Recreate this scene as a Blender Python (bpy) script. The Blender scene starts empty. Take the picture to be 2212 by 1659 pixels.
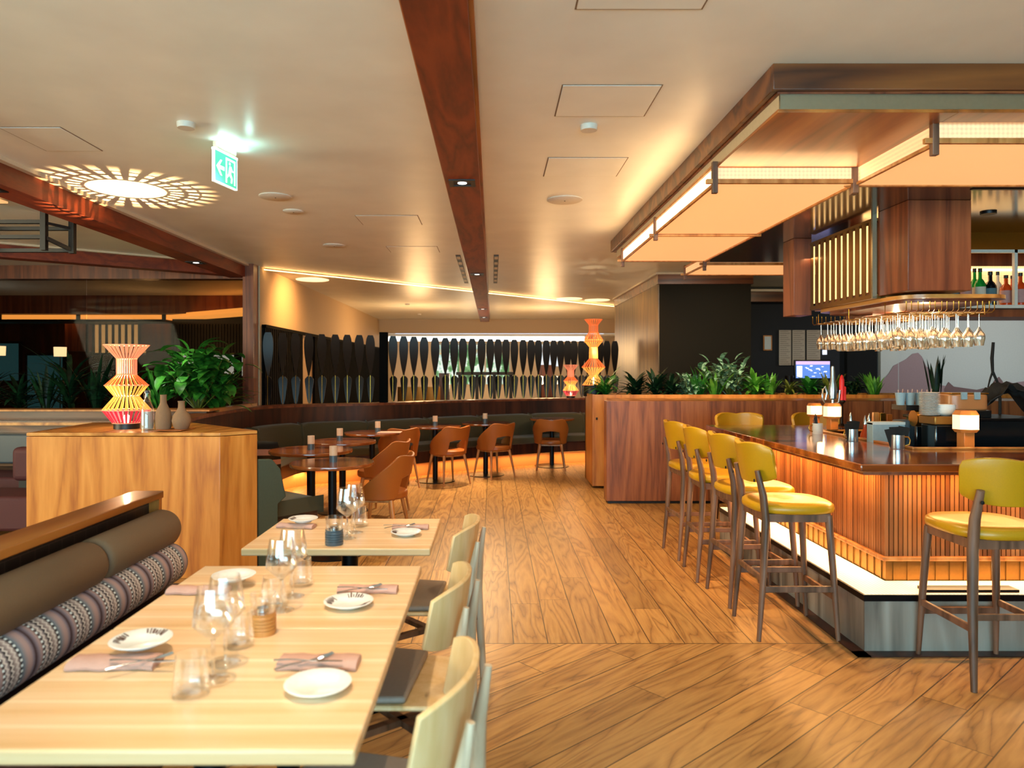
import bpy, math, random
from mathutils import Vector, Matrix
random.seed(7)
S = bpy.context.scene
COL = S.collection
PI = math.pi
# ---------------------------------------------------------------- camera, world, exposure
F = 1550.0; HX = 1064.0; HY = 800.0; EYE = 1.5
cd = bpy.data.cameras.new('camera'); cam = bpy.data.objects.new('camera', cd); COL.objects.link(cam)
cam.location = (0, 0, EYE); cam.rotation_euler = (PI/2, 0, 0)
cd.sensor_width = 36; cd.lens = F/2212*36; cd.shift_x = (1106-HX)/2212; cd.shift_y = -(829.5-HY)/2212
cd.clip_start = 0.05; cd.clip_end = 200
cd.dof.use_dof = True; cd.dof.focus_distance = 5.2; cd.dof.aperture_fstop = 2.6
S.camera = cam
S.view_settings.view_transform = 'Standard'; S.view_settings.look = 'None'
S.view_settings.exposure = 0.0; S.view_settings.gamma = 1
S.view_settings.use_curve_mapping = False
S.cycles.use_denoising = True
S.cycles.max_bounces = 8; S.cycles.diffuse_bounces = 3; S.cycles.adaptive_threshold = 0.02; S.cycles.glossy_bounces = 4
S.cycles.transmission_bounces = 8; S.cycles.transparent_max_bounces = 12
S.cycles.caustics_reflective = False; S.cycles.caustics_refractive = False
S.cycles.sample_clamp_indirect = 6
wd = bpy.data.worlds.new('world'); S.world = wd; wd.use_nodes = True
wd.node_tree.nodes['Background'].inputs[0].default_value = (0.75, 0.85, 1.0, 1)
wd.node_tree.nodes['Background'].inputs[1].default_value = 1.6
WARM = (1.0, 0.60, 0.26); WARM2 = (1.0, 0.77, 0.46); AMB = (1.0, 0.50, 0.16); COOL = (0.72, 0.87, 1.0)
def area(loc, rot, sx, sy, power, col):
    l = bpy.data.lights.new('area_light', 'AREA'); l.shape = 'RECTANGLE'; l.size = sx; l.size_y = sy
    l.energy = power; l.color = col
    o = bpy.data.objects.new('area_light', l); o.location = loc; o.rotation_euler = rot; COL.objects.link(o); return o
def spot(loc, power, col, ang=70, blend=0.6, rad=0.03, aim=None, name='spotlight'):
    l = bpy.data.lights.new(name, 'SPOT'); l.energy = power; l.color = col
    l.spot_size = math.radians(ang); l.spot_blend = blend; l.shadow_soft_size = rad
    o = bpy.data.objects.new(name, l); o.location = loc; COL.objects.link(o)
    d = Vector(aim) - Vector(loc) if aim else Vector((0, 0, -1))
    o.rotation_euler = d.to_track_quat('-Z', 'Y').to_euler(); return o
def point(loc, power, col, rad=0.02):
    l = bpy.data.lights.new('bulb_or_fill', 'POINT'); l.energy = power; l.color = col; l.shadow_soft_size = rad
    o = bpy.data.objects.new('bulb_or_fill', l); o.location = loc; COL.objects.link(o); return o
# window light from behind the viewer, then a fill on the left
area((-0.6, -3.9, 1.75), (math.radians(105), 0, 0), 7.0, 2.2, 680, (0.42, 0.80, 0.98))
area((-8.8, 1.2, 1.9), (math.radians(110), 0, math.radians(-90)), 5.0, 2.0, 620, (0.97, 0.90, 0.62))  # unseen warm fill, added and tilted up to brighten the ceiling
# downlights in the beam and ceiling, and added fill spots
spot((-0.21, 4.97, 2.79), 200, WARM2, 75, 0.8)
spot((-0.21, 9.70, 2.79), 900, WARM2, 80, 0.8, aim=(-0.35, 8.1, 0))
spot((-0.21, 12.6, 2.79), 160, WARM2, 80, 0.7)
spot((-0.21, 1.2, 2.79), 85, WARM2, 85, 0.7, aim=(0.6, 2.2, 0))
for (x, y, p) in ((-0.75, 1.78, 130), (-0.72, 2.9, 95), (-0.66, 3.6, 60)):  # last spot added to brighten the far oak table
    spot((x, y, 2.85), p, (1.0, 0.80, 0.58), 52, 0.8, aim=(-0.72, y+0.12, 0.75))
spot((-3.3, 3.4, 2.85), 520, WARM, 85, 0.8, aim=(-2.8, 5.2, 0.6))
spot((-3.9, 7.5, 2.85), 230, (1, .93, .8), 40, .7, aim=(-3.75, 8.6, 1.35))  # added fill on the large leafy plant, no fitting there
spot((3.0, 8.1, 2.85), 150, (1, .9, .72), 110, .8, aim=(3.2, 9.5, 1.3))  # added fill on the trough plants
spot((-1.55, 4.2, 2.85), 90, WARM2, 70, 0.8, aim=(-1.9, 5.3, 0.5))
spot((1.0, 4.6, 2.85), 230, WARM2, 95, 0.8)
spot((0.9, 7.3, 2.85), 190, WARM2, 95, 0.8, aim=(1.9, 7.9, 0.4))
spot((-1.6, 7.4, 2.85), 220, WARM2, 95, 0.8)

# ---------------------------------------------------------------- helpers
def lin(h):
    h = h.lstrip('#'); c = [int(h[i:i+2], 16)/255 for i in (0, 2, 4)]
    return tuple(((x+0.055)/1.055)**2.4 if x > 0.04045 else x/12.92 for x in c) + (1,)
def X(px, y): return (px-HX)*y/F
def Z(py, y): return EYE-(py-HY)*y/F
def P3(px, py, y): return (X(px, y), y, Z(py, y))
MATS = {}
def mat(name, col, rough=0.5, metal=0.0, emit=None, es=0.0, trans=0.0, ior=1.45, coat=0.0, alpha=1.0, bump=0, bscale=60, spec=0.5, sheen=0.0):
    m = bpy.data.materials.new(name); m.use_nodes = True
    b = m.node_tree.nodes['Principled BSDF']
    c = lin(col) if isinstance(col, str) else tuple(col)+(1,)
    b.inputs['Base Color'].default_value = c; b.inputs['Roughness'].default_value = rough
    b.inputs['Metallic'].default_value = metal; b.inputs['IOR'].default_value = ior
    b.inputs['Transmission Weight'].default_value = trans; b.inputs['Coat Weight'].default_value = coat
    b.inputs['Coat Roughness'].default_value = 0.1
    b.inputs['Specular IOR Level'].default_value = spec; b.inputs['Sheen Weight'].default_value = sheen
    b.inputs['Alpha'].default_value = alpha
    if emit is not None:
        b.inputs['Emission Color'].default_value = tuple(emit)+(1,) if not isinstance(emit, str) else lin(emit)
        b.inputs['Emission Strength'].default_value = es
    nt = m.node_tree
    # slight natural variation so that every surface is procedural
    tc = nt.nodes.new('ShaderNodeTexCoord'); nz = nt.nodes.new('ShaderNodeTexNoise'); nz.inputs['Scale'].default_value = bscale
    nz.inputs['Detail'].default_value = 3
    nt.links.new(tc.outputs['Object'], nz.inputs['Vector'])
    mx = nt.nodes.new('ShaderNodeMix'); mx.data_type = 'RGBA'; mx.blend_type = 'MULTIPLY'; mx.inputs[0].default_value = 0.18
    mx.inputs[6].default_value = c; nt.links.new(nz.outputs['Fac'], mx.inputs[7])
    if trans == 0: nt.links.new(mx.outputs[2], b.inputs['Base Color'])
    if bump:
        bp = nt.nodes.new('ShaderNodeBump'); bp.inputs['Strength'].default_value = bump; bp.inputs['Distance'].default_value = 0.004
        nt.links.new(nz.outputs['Fac'], bp.inputs['Height']); nt.links.new(bp.outputs[0], b.inputs['Normal'])
    MATS[name] = m; return m
def ramp(nt, fac, stops):
    r = nt.nodes.new('ShaderNodeValToRGB'); e = r.color_ramp.elements
    while len(e) < len(stops): e.new(0.5)
    for i, (p, c) in enumerate(stops):
        e[i].position = p; e[i].color = lin(c) if isinstance(c, str) else c
    nt.links.new(fac, r.inputs[0]); return r.outputs[0]
def wood(name, dark, mid, light, axis='z', scale=3.0, rough=0.4, coat=0.0, along=0.10, coord='Object', fine=0.35, band=None):
    m = bpy.data.materials.new(name); m.use_nodes = True; nt = m.node_tree
    b = nt.nodes['Principled BSDF']; b.inputs['Roughness'].default_value = rough; b.inputs['Coat Weight'].default_value = coat
    b.inputs['Coat Roughness'].default_value = 0.12
    tc = nt.nodes.new('ShaderNodeTexCoord'); mp = nt.nodes.new('ShaderNodeMapping')
    s = [1.0, 1.0, 1.0]; s['xyz'.index(axis)] = along
    mp.inputs['Scale'].default_value = s
    nt.links.new(tc.outputs[coord], mp.inputs['Vector'])
    n1 = nt.nodes.new('ShaderNodeTexNoise'); n1.inputs['Scale'].default_value = scale; n1.inputs['Detail'].default_value = 2
    n1.inputs['Distortion'].default_value = 0.6
    nt.links.new(mp.outputs[0], n1.inputs['Vector'])
    # contour lines of a slow noise look like flame grain
    mu = nt.nodes.new('ShaderNodeMath'); mu.operation = 'MULTIPLY'; mu.inputs[1].default_value = 9.0
    nt.links.new(n1.outputs['Fac'], mu.inputs[0])
    fr = nt.nodes.new('ShaderNodeMath'); fr.operation = 'PINGPONG'; fr.inputs[1].default_value = 1.0
    nt.links.new(mu.outputs[0], fr.inputs[0])
    n2 = nt.nodes.new('ShaderNodeTexNoise'); n2.inputs['Scale'].default_value = scale*14; n2.inputs['Detail'].default_value = 4
    nt.links.new(mp.outputs[0], n2.inputs['Vector'])
    mm = nt.nodes.new('ShaderNodeMix'); mm.inputs[0].default_value = fine
    nt.links.new(fr.outputs[0], mm.inputs[2]); nt.links.new(n2.outputs['Fac'], mm.inputs[3])
    cl = ramp(nt, mm.outputs[0], [(0.12, dark), (0.45, mid), (0.85, light)])
    if band:
        sp = nt.nodes.new('ShaderNodeSeparateXYZ'); nt.links.new(tc.outputs[coord], sp.inputs[0])
        dv = nt.nodes.new('ShaderNodeMath'); dv.operation = 'DIVIDE'; dv.inputs[1].default_value = band[1]; nt.links.new(sp.outputs['xyz'.index(band[0])], dv.inputs[0])
        fl = nt.nodes.new('ShaderNodeMath'); fl.operation = 'FLOOR'; nt.links.new(dv.outputs[0], fl.inputs[0])
        fr2 = nt.nodes.new('ShaderNodeMath'); fr2.operation = 'FRACT'; nt.links.new(dv.outputs[0], fr2.inputs[0])
        wn = nt.nodes.new('ShaderNodeTexWhiteNoise'); wn.noise_dimensions = '1D'; nt.links.new(fl.outputs[0], wn.inputs['W'])
        lt = nt.nodes.new('ShaderNodeMath'); lt.operation = 'GREATER_THAN'; lt.inputs[1].default_value = 0.86; nt.links.new(fr2.outputs[0], lt.inputs[0])
        ad = nt.nodes.new('ShaderNodeMath'); ad.operation = 'MULTIPLY_ADD'; ad.inputs[1].default_value = 0.5; nt.links.new(lt.outputs[0], ad.inputs[0])
        h = nt.nodes.new('ShaderNodeMath'); h.operation = 'MULTIPLY'; h.inputs[1].default_value = 0.35; nt.links.new(wn.outputs['Value'], h.inputs[0]); nt.links.new(h.outputs[0], ad.inputs[2])
        mb = nt.nodes.new('ShaderNodeMix'); mb.data_type = 'RGBA'; nt.links.new(ad.outputs[0], mb.inputs[0]); nt.links.new(cl, mb.inputs[6]); mb.inputs[7].default_value = lin('#f0d6b2'); cl = mb.outputs[2]
    nt.links.new(cl, b.inputs['Base Color'])
    bp = nt.nodes.new('ShaderNodeBump'); bp.inputs['Strength'].default_value = 0.12; bp.inputs['Distance'].default_value = 0.002
    nt.links.new(n2.outputs['Fac'], bp.inputs['Height']); nt.links.new(bp.outputs[0], b.inputs['Normal'])
    MATS[name] = m; return m
class MB:
    def __init__(s): s.v = []; s.f = []
    def add(s, vs, fs):
        n = len(s.v); s.v += [tuple(v) for v in vs]; s.f += [tuple(i+n for i in f) for f in fs]; return s
    def box(s, x0, y0, z0, x1, y1, z1):
        x0, x1 = min(x0, x1), max(x0, x1); y0, y1 = min(y0, y1), max(y0, y1); z0, z1 = min(z0, z1), max(z0, z1)
        return s.add([(x0,y0,z0),(x1,y0,z0),(x1,y1,z0),(x0,y1,z0),(x0,y0,z1),(x1,y0,z1),(x1,y1,z1),(x0,y1,z1)],
                     [(0,3,2,1),(4,5,6,7),(0,1,5,4),(1,2,6,5),(2,3,7,6),(3,0,4,7)])
    def prism(s, poly, z0, z1):
        a = sum(poly[i][0]*poly[(i+1) % len(poly)][1]-poly[(i+1) % len(poly)][0]*poly[i][1] for i in range(len(poly)))
        if a < 0: poly = poly[::-1]
        n = len(poly)
        return s.add([(x, y, z0) for x, y in poly]+[(x, y, z1) for x, y in poly],
                     [tuple(range(n))[::-1], tuple(range(n, 2*n))]+[(i, (i+1) % n, n+(i+1) % n, n+i) for i in range(n)])
    def bar(s, p, q, w, h=None, up=(0, 0, 1), w2=None, h2=None):
        h = w if h is None else h; w2 = w if w2 is None else w2; h2 = h if h2 is None else h2
        p, q = Vector(p), Vector(q); d = (q-p).normalized(); u = Vector(up)
        if abs(d.dot(u)) > 0.95: u = Vector((0, 1, 0))
        r = d.cross(u).normalized(); u = r.cross(d)
        vs = [p+r*a*w/2+u*b*h/2 for a, b in ((-1,-1),(1,-1),(1,1),(-1,1))]+[q+r*a*w2/2+u*b*h2/2 for a, b in ((-1,-1),(1,-1),(1,1),(-1,1))]
        return s.add(vs, [(0,1,2,3),(7,6,5,4),(0,4,5,1),(1,5,6,2),(2,6,7,3),(3,7,4,0)])
    def tube(s, path, r, n=8, flat=1.0):
        path = [Vector(p) for p in path]; rs = r if isinstance(r, (list, tuple)) else [r]*len(path)
        b = len(s.v); k = len(path); prev = None
        for i, p in enumerate(path):
            d = (path[min(i+1, k-1)]-path[max(i-1, 0)]).normalized()
            if prev is None:
                u = Vector((0, 0, 1)) if abs(d.z) < 0.9 else Vector((0, 1, 0))
            else: u = prev
            a = d.cross(u).normalized(); u = a.cross(d).normalized(); prev = u
            for j in range(n):
                t = 2*PI*j/n; s.v.append(tuple(p+a*math.cos(t)*rs[i]+u*math.sin(t)*rs[i]*flat))
        for i in range(k-1):
            for j in range(n):
                s.f.append((b+i*n+j, b+i*n+(j+1) % n, b+(i+1)*n+(j+1) % n, b+(i+1)*n+j))
        s.f.append(tuple(b+j for j in range(n))[::-1]); s.f.append(tuple(b+(k-1)*n+j for j in range(n)))
        return s
    def lathe(s, prof, n=24, c=(0, 0, 0), sx=1.0, sy=1.0):
        b = len(s.v)
        for (r, z) in prof:
            for j in range(n):
                t = 2*PI*j/n; s.v.append((c[0]+r*math.cos(t)*sx, c[1]+r*math.sin(t)*sy, c[2]+z))
        for i in range(len(prof)-1):
            for j in range(n):
                s.f.append((b+i*n+j, b+i*n+(j+1) % n, b+(i+1)*n+(j+1) % n, b+(i+1)*n+j))
        if prof[0][0] > 1e-5: s.f.append(tuple(b+j for j in range(n))[::-1])
        if prof[-1][0] > 1e-5: s.f.append(tuple(b+(len(prof)-1)*n+j for j in range(n)))
        return s
    def sheet(s, g, th):
        """grid g[i][j] of points thickened by th along the grid normal"""
        R, C = len(g), len(g[0]); G = [[Vector(p) for p in row] for row in g]; b = len(s.v)
        N = []
        for i in range(R):
            row = []
            for j in range(C):
                du = G[min(i+1, R-1)][j]-G[max(i-1, 0)][j]; dv = G[i][min(j+1, C-1)]-G[i][max(j-1, 0)]
                row.append(du.cross(dv).normalized())
            N.append(row)
        for sg in (-1, 1):
            for i in range(R):
                for j in range(C): s.v.append(tuple(G[i][j]+N[i][j]*sg*th/2))
        o = R*C; ix = lambda i, j, k: b+k*o+i*C+j
        for i in range(R-1):
            for j in range(C-1):
                s.f.append((ix(i,j,1), ix(i+1,j,1), ix(i+1,j+1,1), ix(i,j+1,1)))
                s.f.append((ix(i,j,0), ix(i,j+1,0), ix(i+1,j+1,0), ix(i+1,j,0)))
        for i in range(R-1):
            s.f.append((ix(i,0,0), ix(i+1,0,0), ix(i+1,0,1), ix(i,0,1))); s.f.append((ix(i,C-1,0), ix(i,C-1,1), ix(i+1,C-1,1), ix(i+1,C-1,0)))
        for j in range(C-1):
            s.f.append((ix(0,j,0), ix(0,j,1), ix(0,j+1,1), ix(0,j+1,0))); s.f.append((ix(R-1,j,0), ix(R-1,j+1,0), ix(R-1,j+1,1), ix(R-1,j,1)))
        return s
    def build(s, name, m, parent=None, smooth=None, bevel=0, seg=2, sub=0, loc=None):
        me = bpy.data.meshes.new(name); me.from_pydata(s.v, [], s.f); me.validate(); me.update()
        me.materials.append(MATS[m] if isinstance(m, str) else m)
        if smooth:
            for p in me.polygons: p.use_smooth = True
            me.set_sharp_from_angle(angle=math.radians(smooth))
        o = bpy.data.objects.new(name, me); COL.objects.link(o)
        if parent: o.parent = parent
        if loc: o.location = loc
        if bevel:
            md = o.modifiers.new('bevel', 'BEVEL'); md.width = bevel; md.segments = seg; md.limit_method = 'ANGLE'
            if not smooth:
                for p in me.polygons: p.use_smooth = True
                me.set_sharp_from_angle(angle=math.radians(35))
        if sub:
            md = o.modifiers.new('sub', 'SUBSURF'); md.levels = sub; md.render_levels = sub
        return o
def T(name, label, cat, loc=(0, 0, 0), rz=0, group=None):
    o = bpy.data.objects.new(name, None); COL.objects.link(o); o.location = loc; o.rotation_euler = (0, 0, rz)
    o.empty_display_size = 0.05; o['label'] = label; o['category'] = cat
    if group: o['group'] = group
    return o
def tag(o, label, cat, group=None, kind=None):
    o['label'] = label; o['category'] = cat
    if group: o['group'] = group
    if kind: o['kind'] = kind
    return o
def struct(o, label=None):
    o['kind'] = 'structure'
    if label: o['label'] = label
    return o
def dup(root, loc, rz, label=None, group=None):
    r = root.copy(); COL.objects.link(r); r.location = loc; r.rotation_euler = (0, 0, rz)
    if label: r['label'] = label
    if group: r['group'] = group
    def rec(a, b):
        for ch in list(a.children):
            c = ch.copy(); COL.objects.link(c); c.parent = b; rec(ch, c)
    rec(root, r); return r
ORD = ['first','second','third','fourth','fifth','sixth','seventh','eighth','ninth','tenth','eleventh','twelfth','thirteenth','fourteenth','fifteenth','sixteenth','seventeenth','eighteenth','nineteenth','twentieth']
def ordinal(n): return ORD[n-1]
# ---------------------------------------------------------------- materials
wood('teak', '#9c5218', '#c4782c', '#d88e40', 'z', 3.4, 0.42, 0.1, along=0.10, fine=0.5)
wood('teak_dark', '#4a2010', '#70361c', '#8c4c2a', 'z', 4.2, 0.42, 0.1, along=0.08, fine=0.5)
wood('teak_x', '#34180a', '#5e3012', '#7e481e', 'x', 3.0, 0.35, 0.2, along=0.10)
wood('teak_y', '#74400f', '#a0561c', '#bb7430', 'y', 3.0, 0.35, 0.2, along=0.10)
wood('beam_wood', '#561f08', '#742c0e', '#883814', 'y', 4.2, 0.6, 0.0, along=0.2, fine=0.5)
wood('maroon_wood', '#1c0c09', '#39190f', '#4d2616', 'z', 3.0, 0.45, 0.1)
wood('oak_top', '#cc9c66', '#dbae7c', '#e6c096', 'x', 5.0, 0.34, 0.1, along=0.03, fine=0.6, band=('y', 0.115))
wood('bar_top', '#3a1608', '#7d3a15', '#a8602a', 'x', 2.6, 0.14, 0.8, along=0.10)
wood('walnut_leg', '#48301f', '#684633', '#7e5842', 'z', 6, 0.45, 0.0, along=0.10)
wood('beech', '#c8a068', '#d4ae7a', '#dfbe90', 'z', 5, 0.4, 0.1, along=0.12, fine=0.6)
wood('ash_leg', '#a08a70', '#b8a186', '#c8b49a', 'z', 6, 0.45, 0.0, along=0.12)
wood('bronze_clad', '#3e290c', '#624718', '#86662a', 'z', 5.0, 0.42, 0.0, along=0.06, fine=0.6)
wood('partition_wood', '#5a2c16', '#8a4c28', '#a86438', 'z', 5.5, 0.42, 0.1, along=0.07, fine=0.55)
wood('grey_wood', '#5d554c', '#857b6f', '#9c9488', 'z', 2.6, 0.5, 0.0)
wood('chair_wood', '#a0622c', '#bd7a3c', '#cf9050', 'z', 6, 0.4, 0.1, along=0.12)
wood('shelf_wood', '#8d5425', '#ba7836', '#d3934a', 'y', 2.6, 0.32, 0.3, along=0.1)
mat('cream_wall', '#cdb28c', 0.7); mat('ceiling_paint', '#f3f4ea', 0.36, spec=0.35, bscale=3)
mat('ceiling_trim', '#dccdb4', 0.5)
mat('black', '#0b0a0a', 0.45); mat('slat_black', '#060606', 0.85, spec=0.1); mat('plinth_wood', '#c08850', 0.6); mat('black_metal', '#101012', 0.35, 0.6); mat('dark_metal', '#1d1512', 0.4, 0.4)
mat('olive_wall', '#1e170b', 0.8, spec=0.2); mat('navy_wall', '#0d0f14', 0.7)
mat('brass', '#b98636', 0.28, 0.95); mat('brass_dull', '#8d6a35', 0.4, 0.85); mat('bronze_soffit', '#43200f', 0.16, 0.0, coat=0.7)
mat('pale_metal', '#a8a58c', 0.25, 0.8); mat('chrome', '#c8ccd0', 0.15, 1.0); mat('steel_mug', '#a9afb4', 0.25, 0.9)
mat('yellow_leather', '#c08c12', 0.36, spec=0.5, coat=0.08, bump=0.05, bscale=200)
mat('tan_leather', '#a65a20', 0.38, spec=0.5, bump=0.05, bscale=180)
mat('green_fabric', '#4c452c', 0.9, bump=0.1, bscale=300, sheen=0.2); mat('green_panel', '#4a5242', 0.9)
mat('taupe_leather', '#7d6248', 0.6, bump=0.05, bscale=200); mat('burgundy', '#4a1d20', 0.7, bump=0.05)
mat('grey_pad', '#8c7c70', 0.55); mat('maroon_seat', '#32150f', 0.6)
mat('white_china', '#f2f0ea', 0.18, coat=0.4); mat('print', '#5a3426', 0.4)
mat('napkin', '#c49888', 0.9); mat('clay', '#86664a', 0.8, bump=0.2, bscale=120)
mat('glass', '#ffffff', 0.0, trans=1.0, ior=1.2, spec=0.8); mat('glass_gold', '#ffe2b0', 0.02, trans=0.9, ior=1.4, emit=(1, 0.7, 0.35), es=0.05)
mat('wax', '#8a8d8c', 0.5); mat('candle_top', '#c09a78', 0.5, emit=(1, 0.6, 0.35), es=0.15); mat('slate', '#4b545a', 0.35)
mat('white_paint', '#d8d2c4', 0.5); mat('dark_hole', '#040404', 0.9)
mat('led', '#fff0d8', 0.5, emit=(1, 0.56, 0.20), es=8.0); mat('led_white', '#ffffff', 0.5, emit=(1, 0.96, 0.9), es=2.5)
mat('panel_side', '#ffe8c8', 0.5, emit=(1, 0.72, 0.42), es=2.4)
mat('amber', '#ff9a30', 0.5, emit=(1, 0.45, 0.10), es=2.0)
mat('lamp_red', '#c0203a', 0.5, emit=(1.0, 0.05, 0.07), es=0.45); mat('lamp_orange', '#e07030', 0.5, emit=(1.0, 0.16, 0.04), es=0.6)
mat('lamp_amber', '#f0a040', 0.5, emit=(1.0, 0.38, 0.06), es=1.0); mat('lamp_peach', '#e89070', 0.5, emit=(1.0, 0.26, 0.12), es=0.6)
mat('lantern_glass', '#fff0d8', 0.4, emit=(1, 0.62, 0.32), es=.9); mat('glow_disc', '#fff0d8', 0.5, emit=(1, .72, .4), es=1.4); mat('gold_line', '#ffcf80', 0.5, emit=(1, .58, .22), es=1.5); mat('globe', '#fff0d8', 0.4, emit=(1, 0.8, 0.52), es=3.0); mat('lamp_wood', '#c87838', 0.4)
mat('paper', '#b9a894', 0.8); mat('paper_line', '#6a6058', 0.8); mat('mauve', '#a08688', 0.8); mat('mauve_dark', '#7c6160', 0.8)
mat('mural', '#c9ccc6', 0.8)
mat('screen', '#2050a0', 0.3, emit=(0.16, 0.32, 0.85), es=0.9); mat('screen_top', '#c0a0d0', 0.3, emit=(0.65, 0.5, 0.9), es=0.9)
mat('screen_ink', '#e8e8f8', 0.3, emit=(0.8, 0.85, 1.0), es=0.9)
mat('exit_green', '#30b890', 0.4, emit=(0.10, 0.50, 0.33), es=0.9); mat('exit_white', '#ffffff', 0.4, emit=(0.75, 0.95, 0.9), es=0.9)
mat('soil', '#1a0f08', 0.95); mat('red_wax', '#c81818', 0.4, emit=(0.9, 0.04, 0.03), es=0.25)
mat('green_glass', '#0f7a28', 0.1, trans=0.5, emit=(0.01, 0.2, 0.03), es=0.15); mat('dark_bottle', '#0a0d10', 0.15, coat=0.5)  # green and amber bottle glass given a faint added glow
mat('amber_bottle', '#a83a10', 0.12, trans=0.4, emit=(0.5, 0.07, 0.01), es=0.1); mat('clear_bottle', '#cfc8ba', 0.1, trans=0.4)
mat('label_cream', '#cfc3ad', 0.7); mat('label_pink', '#b0847e', 0.7); mat('label_teal', '#4c6a70', 0.7)
mat('blue_card', '#8fa6ae', 0.6); mat('cloth_black', '#141210', 0.85, bump=0.3, bscale=90); mat('peach_box', '#c8824e', 0.3, trans=0.2)
mat('machine', '#0c1418', 0.12, coat=0.6); mat('wood_plank', '#a9643a', 0.5)
mat('teal_pane', '#0e2a34', 0.3, emit=(0.03, 0.13, 0.18), es=0.6); mat('day_pane', '#cfe4f0', 0.3, emit=(0.75, 0.88, 1.0), es=0.9)
mat('curtain', '#d9b98c', 0.8, emit=(1, 0.72, 0.42), es=0.12)  # slight glow put into the cloth so the far wall looks lit
def leafmat(name, a, b_, s=40):
    m = bpy.data.materials.new(name); m.use_nodes = True; nt = m.node_tree; b = nt.nodes['Principled BSDF']
    tc = nt.nodes.new('ShaderNodeTexCoord'); n = nt.nodes.new('ShaderNodeTexNoise'); n.inputs['Scale'].default_value = s
    nt.links.new(tc.outputs['Object'], n.inputs['Vector'])
    nt.links.new(ramp(nt, n.outputs['Fac'], [(0.35, a), (0.65, b_)]), b.inputs['Base Color'])
    b.inputs['Roughness'].default_value = 0.38; b.inputs['Specular IOR Level'].default_value = 0.6; MATS[name] = m
leafmat('leaf', '#1c5a1a', '#3f8a2a', 14); leafmat('leaf_dark', '#0a1c0e', '#163c1e', 14); leafmat('leaf_lime', '#468a1e', '#7cb840', 14)
leafmat('leaf_silver', '#1f5a2a', '#a8c8a0', 30); leafmat('leaf_olive', '#4a5a1e', '#7a7a2a', 14)
def floor_mat():
    m = bpy.data.materials.new('oak_boards'); m.use_nodes = True; nt = m.node_tree; b = nt.nodes['Principled BSDF']; L = nt.links
    def M(op, a, b2=None, c=None):
        n = nt.nodes.new('ShaderNodeMath'); n.operation = op
        for i, v in enumerate((a, b2, c)):
            if v is None: continue
            if isinstance(v, (int, float)): n.inputs[i].default_value = v
            else: L.new(v, n.inputs[i])
        return n.outputs[0]
    tc = nt.nodes.new('ShaderNodeTexCoord'); sp = nt.nodes.new('ShaderNodeSeparateXYZ'); L.new(tc.outputs['Object'], sp.inputs[0])
    x, y = sp.outputs[0], sp.outputs[1]
    zone = M('GREATER_THAN', y, 3.94)
    a = math.radians(41)
    v2 = M('ADD', M('MULTIPLY', x, math.cos(a)), M('MULTIPLY', y, math.sin(a)))
    u2 = M('SUBTRACT', M('MULTIPLY', x, math.sin(a)), M('MULTIPLY', y, math.cos(a)))
    def mixf(A, B): return M('ADD', M('MULTIPLY', A, zone), M('MULTIPLY', B, M('SUBTRACT', 1.0, zone)))
    u = M('ADD', mixf(x, u2), 20.0); v = M('ADD', mixf(y, v2), 40.0)
    uw = M('DIVIDE', u, 0.188); row = M('FLOOR', uw)
    wn = nt.nodes.new('ShaderNodeTexWhiteNoise'); wn.noise_dimensions = '1D'; L.new(M('ADD', row, M('MULTIPLY', zone, 57.3)), wn.inputs['W'])
    vl = M('ADD', M('DIVIDE', v, 1.9), M('MULTIPLY', wn.outputs['Value'], 3.0)); colm = M('FLOOR', vl)
    cb = nt.nodes.new('ShaderNodeCombineXYZ'); L.new(row, cb.inputs[0]); L.new(colm, cb.inputs[1]); L.new(zone, cb.inputs[2])
    w2 = nt.nodes.new('ShaderNodeTexWhiteNoise'); w2.noise_dimensions = '3D'; L.new(cb.outputs[0], w2.inputs['Vector'])
    rnd = w2.outputs['Value']
    # grain coordinate: along the board squeezed, shifted per board
    gc = nt.nodes.new('ShaderNodeCombineXYZ'); L.new(M('ADD', u, M('MULTIPLY', rnd, 13.0)), gc.inputs[0]); L.new(M('MULTIPLY', v, 0.10), gc.inputs[1]); L.new(M('MULTIPLY', rnd, 9.0), gc.inputs[2])
    n1 = nt.nodes.new('ShaderNodeTexNoise'); n1.inputs['Scale'].default_value = 6.5; n1.inputs['Detail'].default_value = 2.5; n1.inputs['Distortion'].default_value = 0.5
    L.new(gc.outputs[0], n1.inputs['Vector'])
    ring = M('PINGPONG', M('MULTIPLY', n1.outputs['Fac'], 21.0), 1.0)
    n2 = nt.nodes.new('ShaderNodeTexNoise'); n2.inputs['Scale'].default_value = 90; n2.inputs['Detail'].default_value = 3
    L.new(gc.outputs[0], n2.inputs['Vector'])
    g = M('ADD', M('MULTIPLY', M('POWER', ring, 0.5), 0.55), M('MULTIPLY', n2.outputs['Fac'], 0.45))
    c1 = ramp(nt, g, [(0.12, '#664424'), (0.44, '#9a6c3a'), (0.80, '#b4864c')])
    tone = M('ADD', M('MULTIPLY', M('POWER', rnd, 0.6), 0.34), 0.70)
    mx = nt.nodes.new('ShaderNodeMix'); mx.data_type = 'RGBA'; mx.blend_type = 'MULTIPLY'; mx.inputs[0].default_value = 1.0
    L.new(c1, mx.inputs[6]); cc = nt.nodes.new('ShaderNodeCombineColor'); L.new(tone, cc.inputs[0]); L.new(tone, cc.inputs[1]); L.new(tone, cc.inputs[2]); L.new(cc.outputs[0], mx.inputs[7])
    fu = M('FRACT', uw); fv = M('FRACT', vl)
    gap = M('MAXIMUM', M('MAXIMUM', M('LESS_THAN', fu, 0.015), M('GREATER_THAN', fu, 0.985)), M('LESS_THAN', fv, 0.0022))
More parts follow.
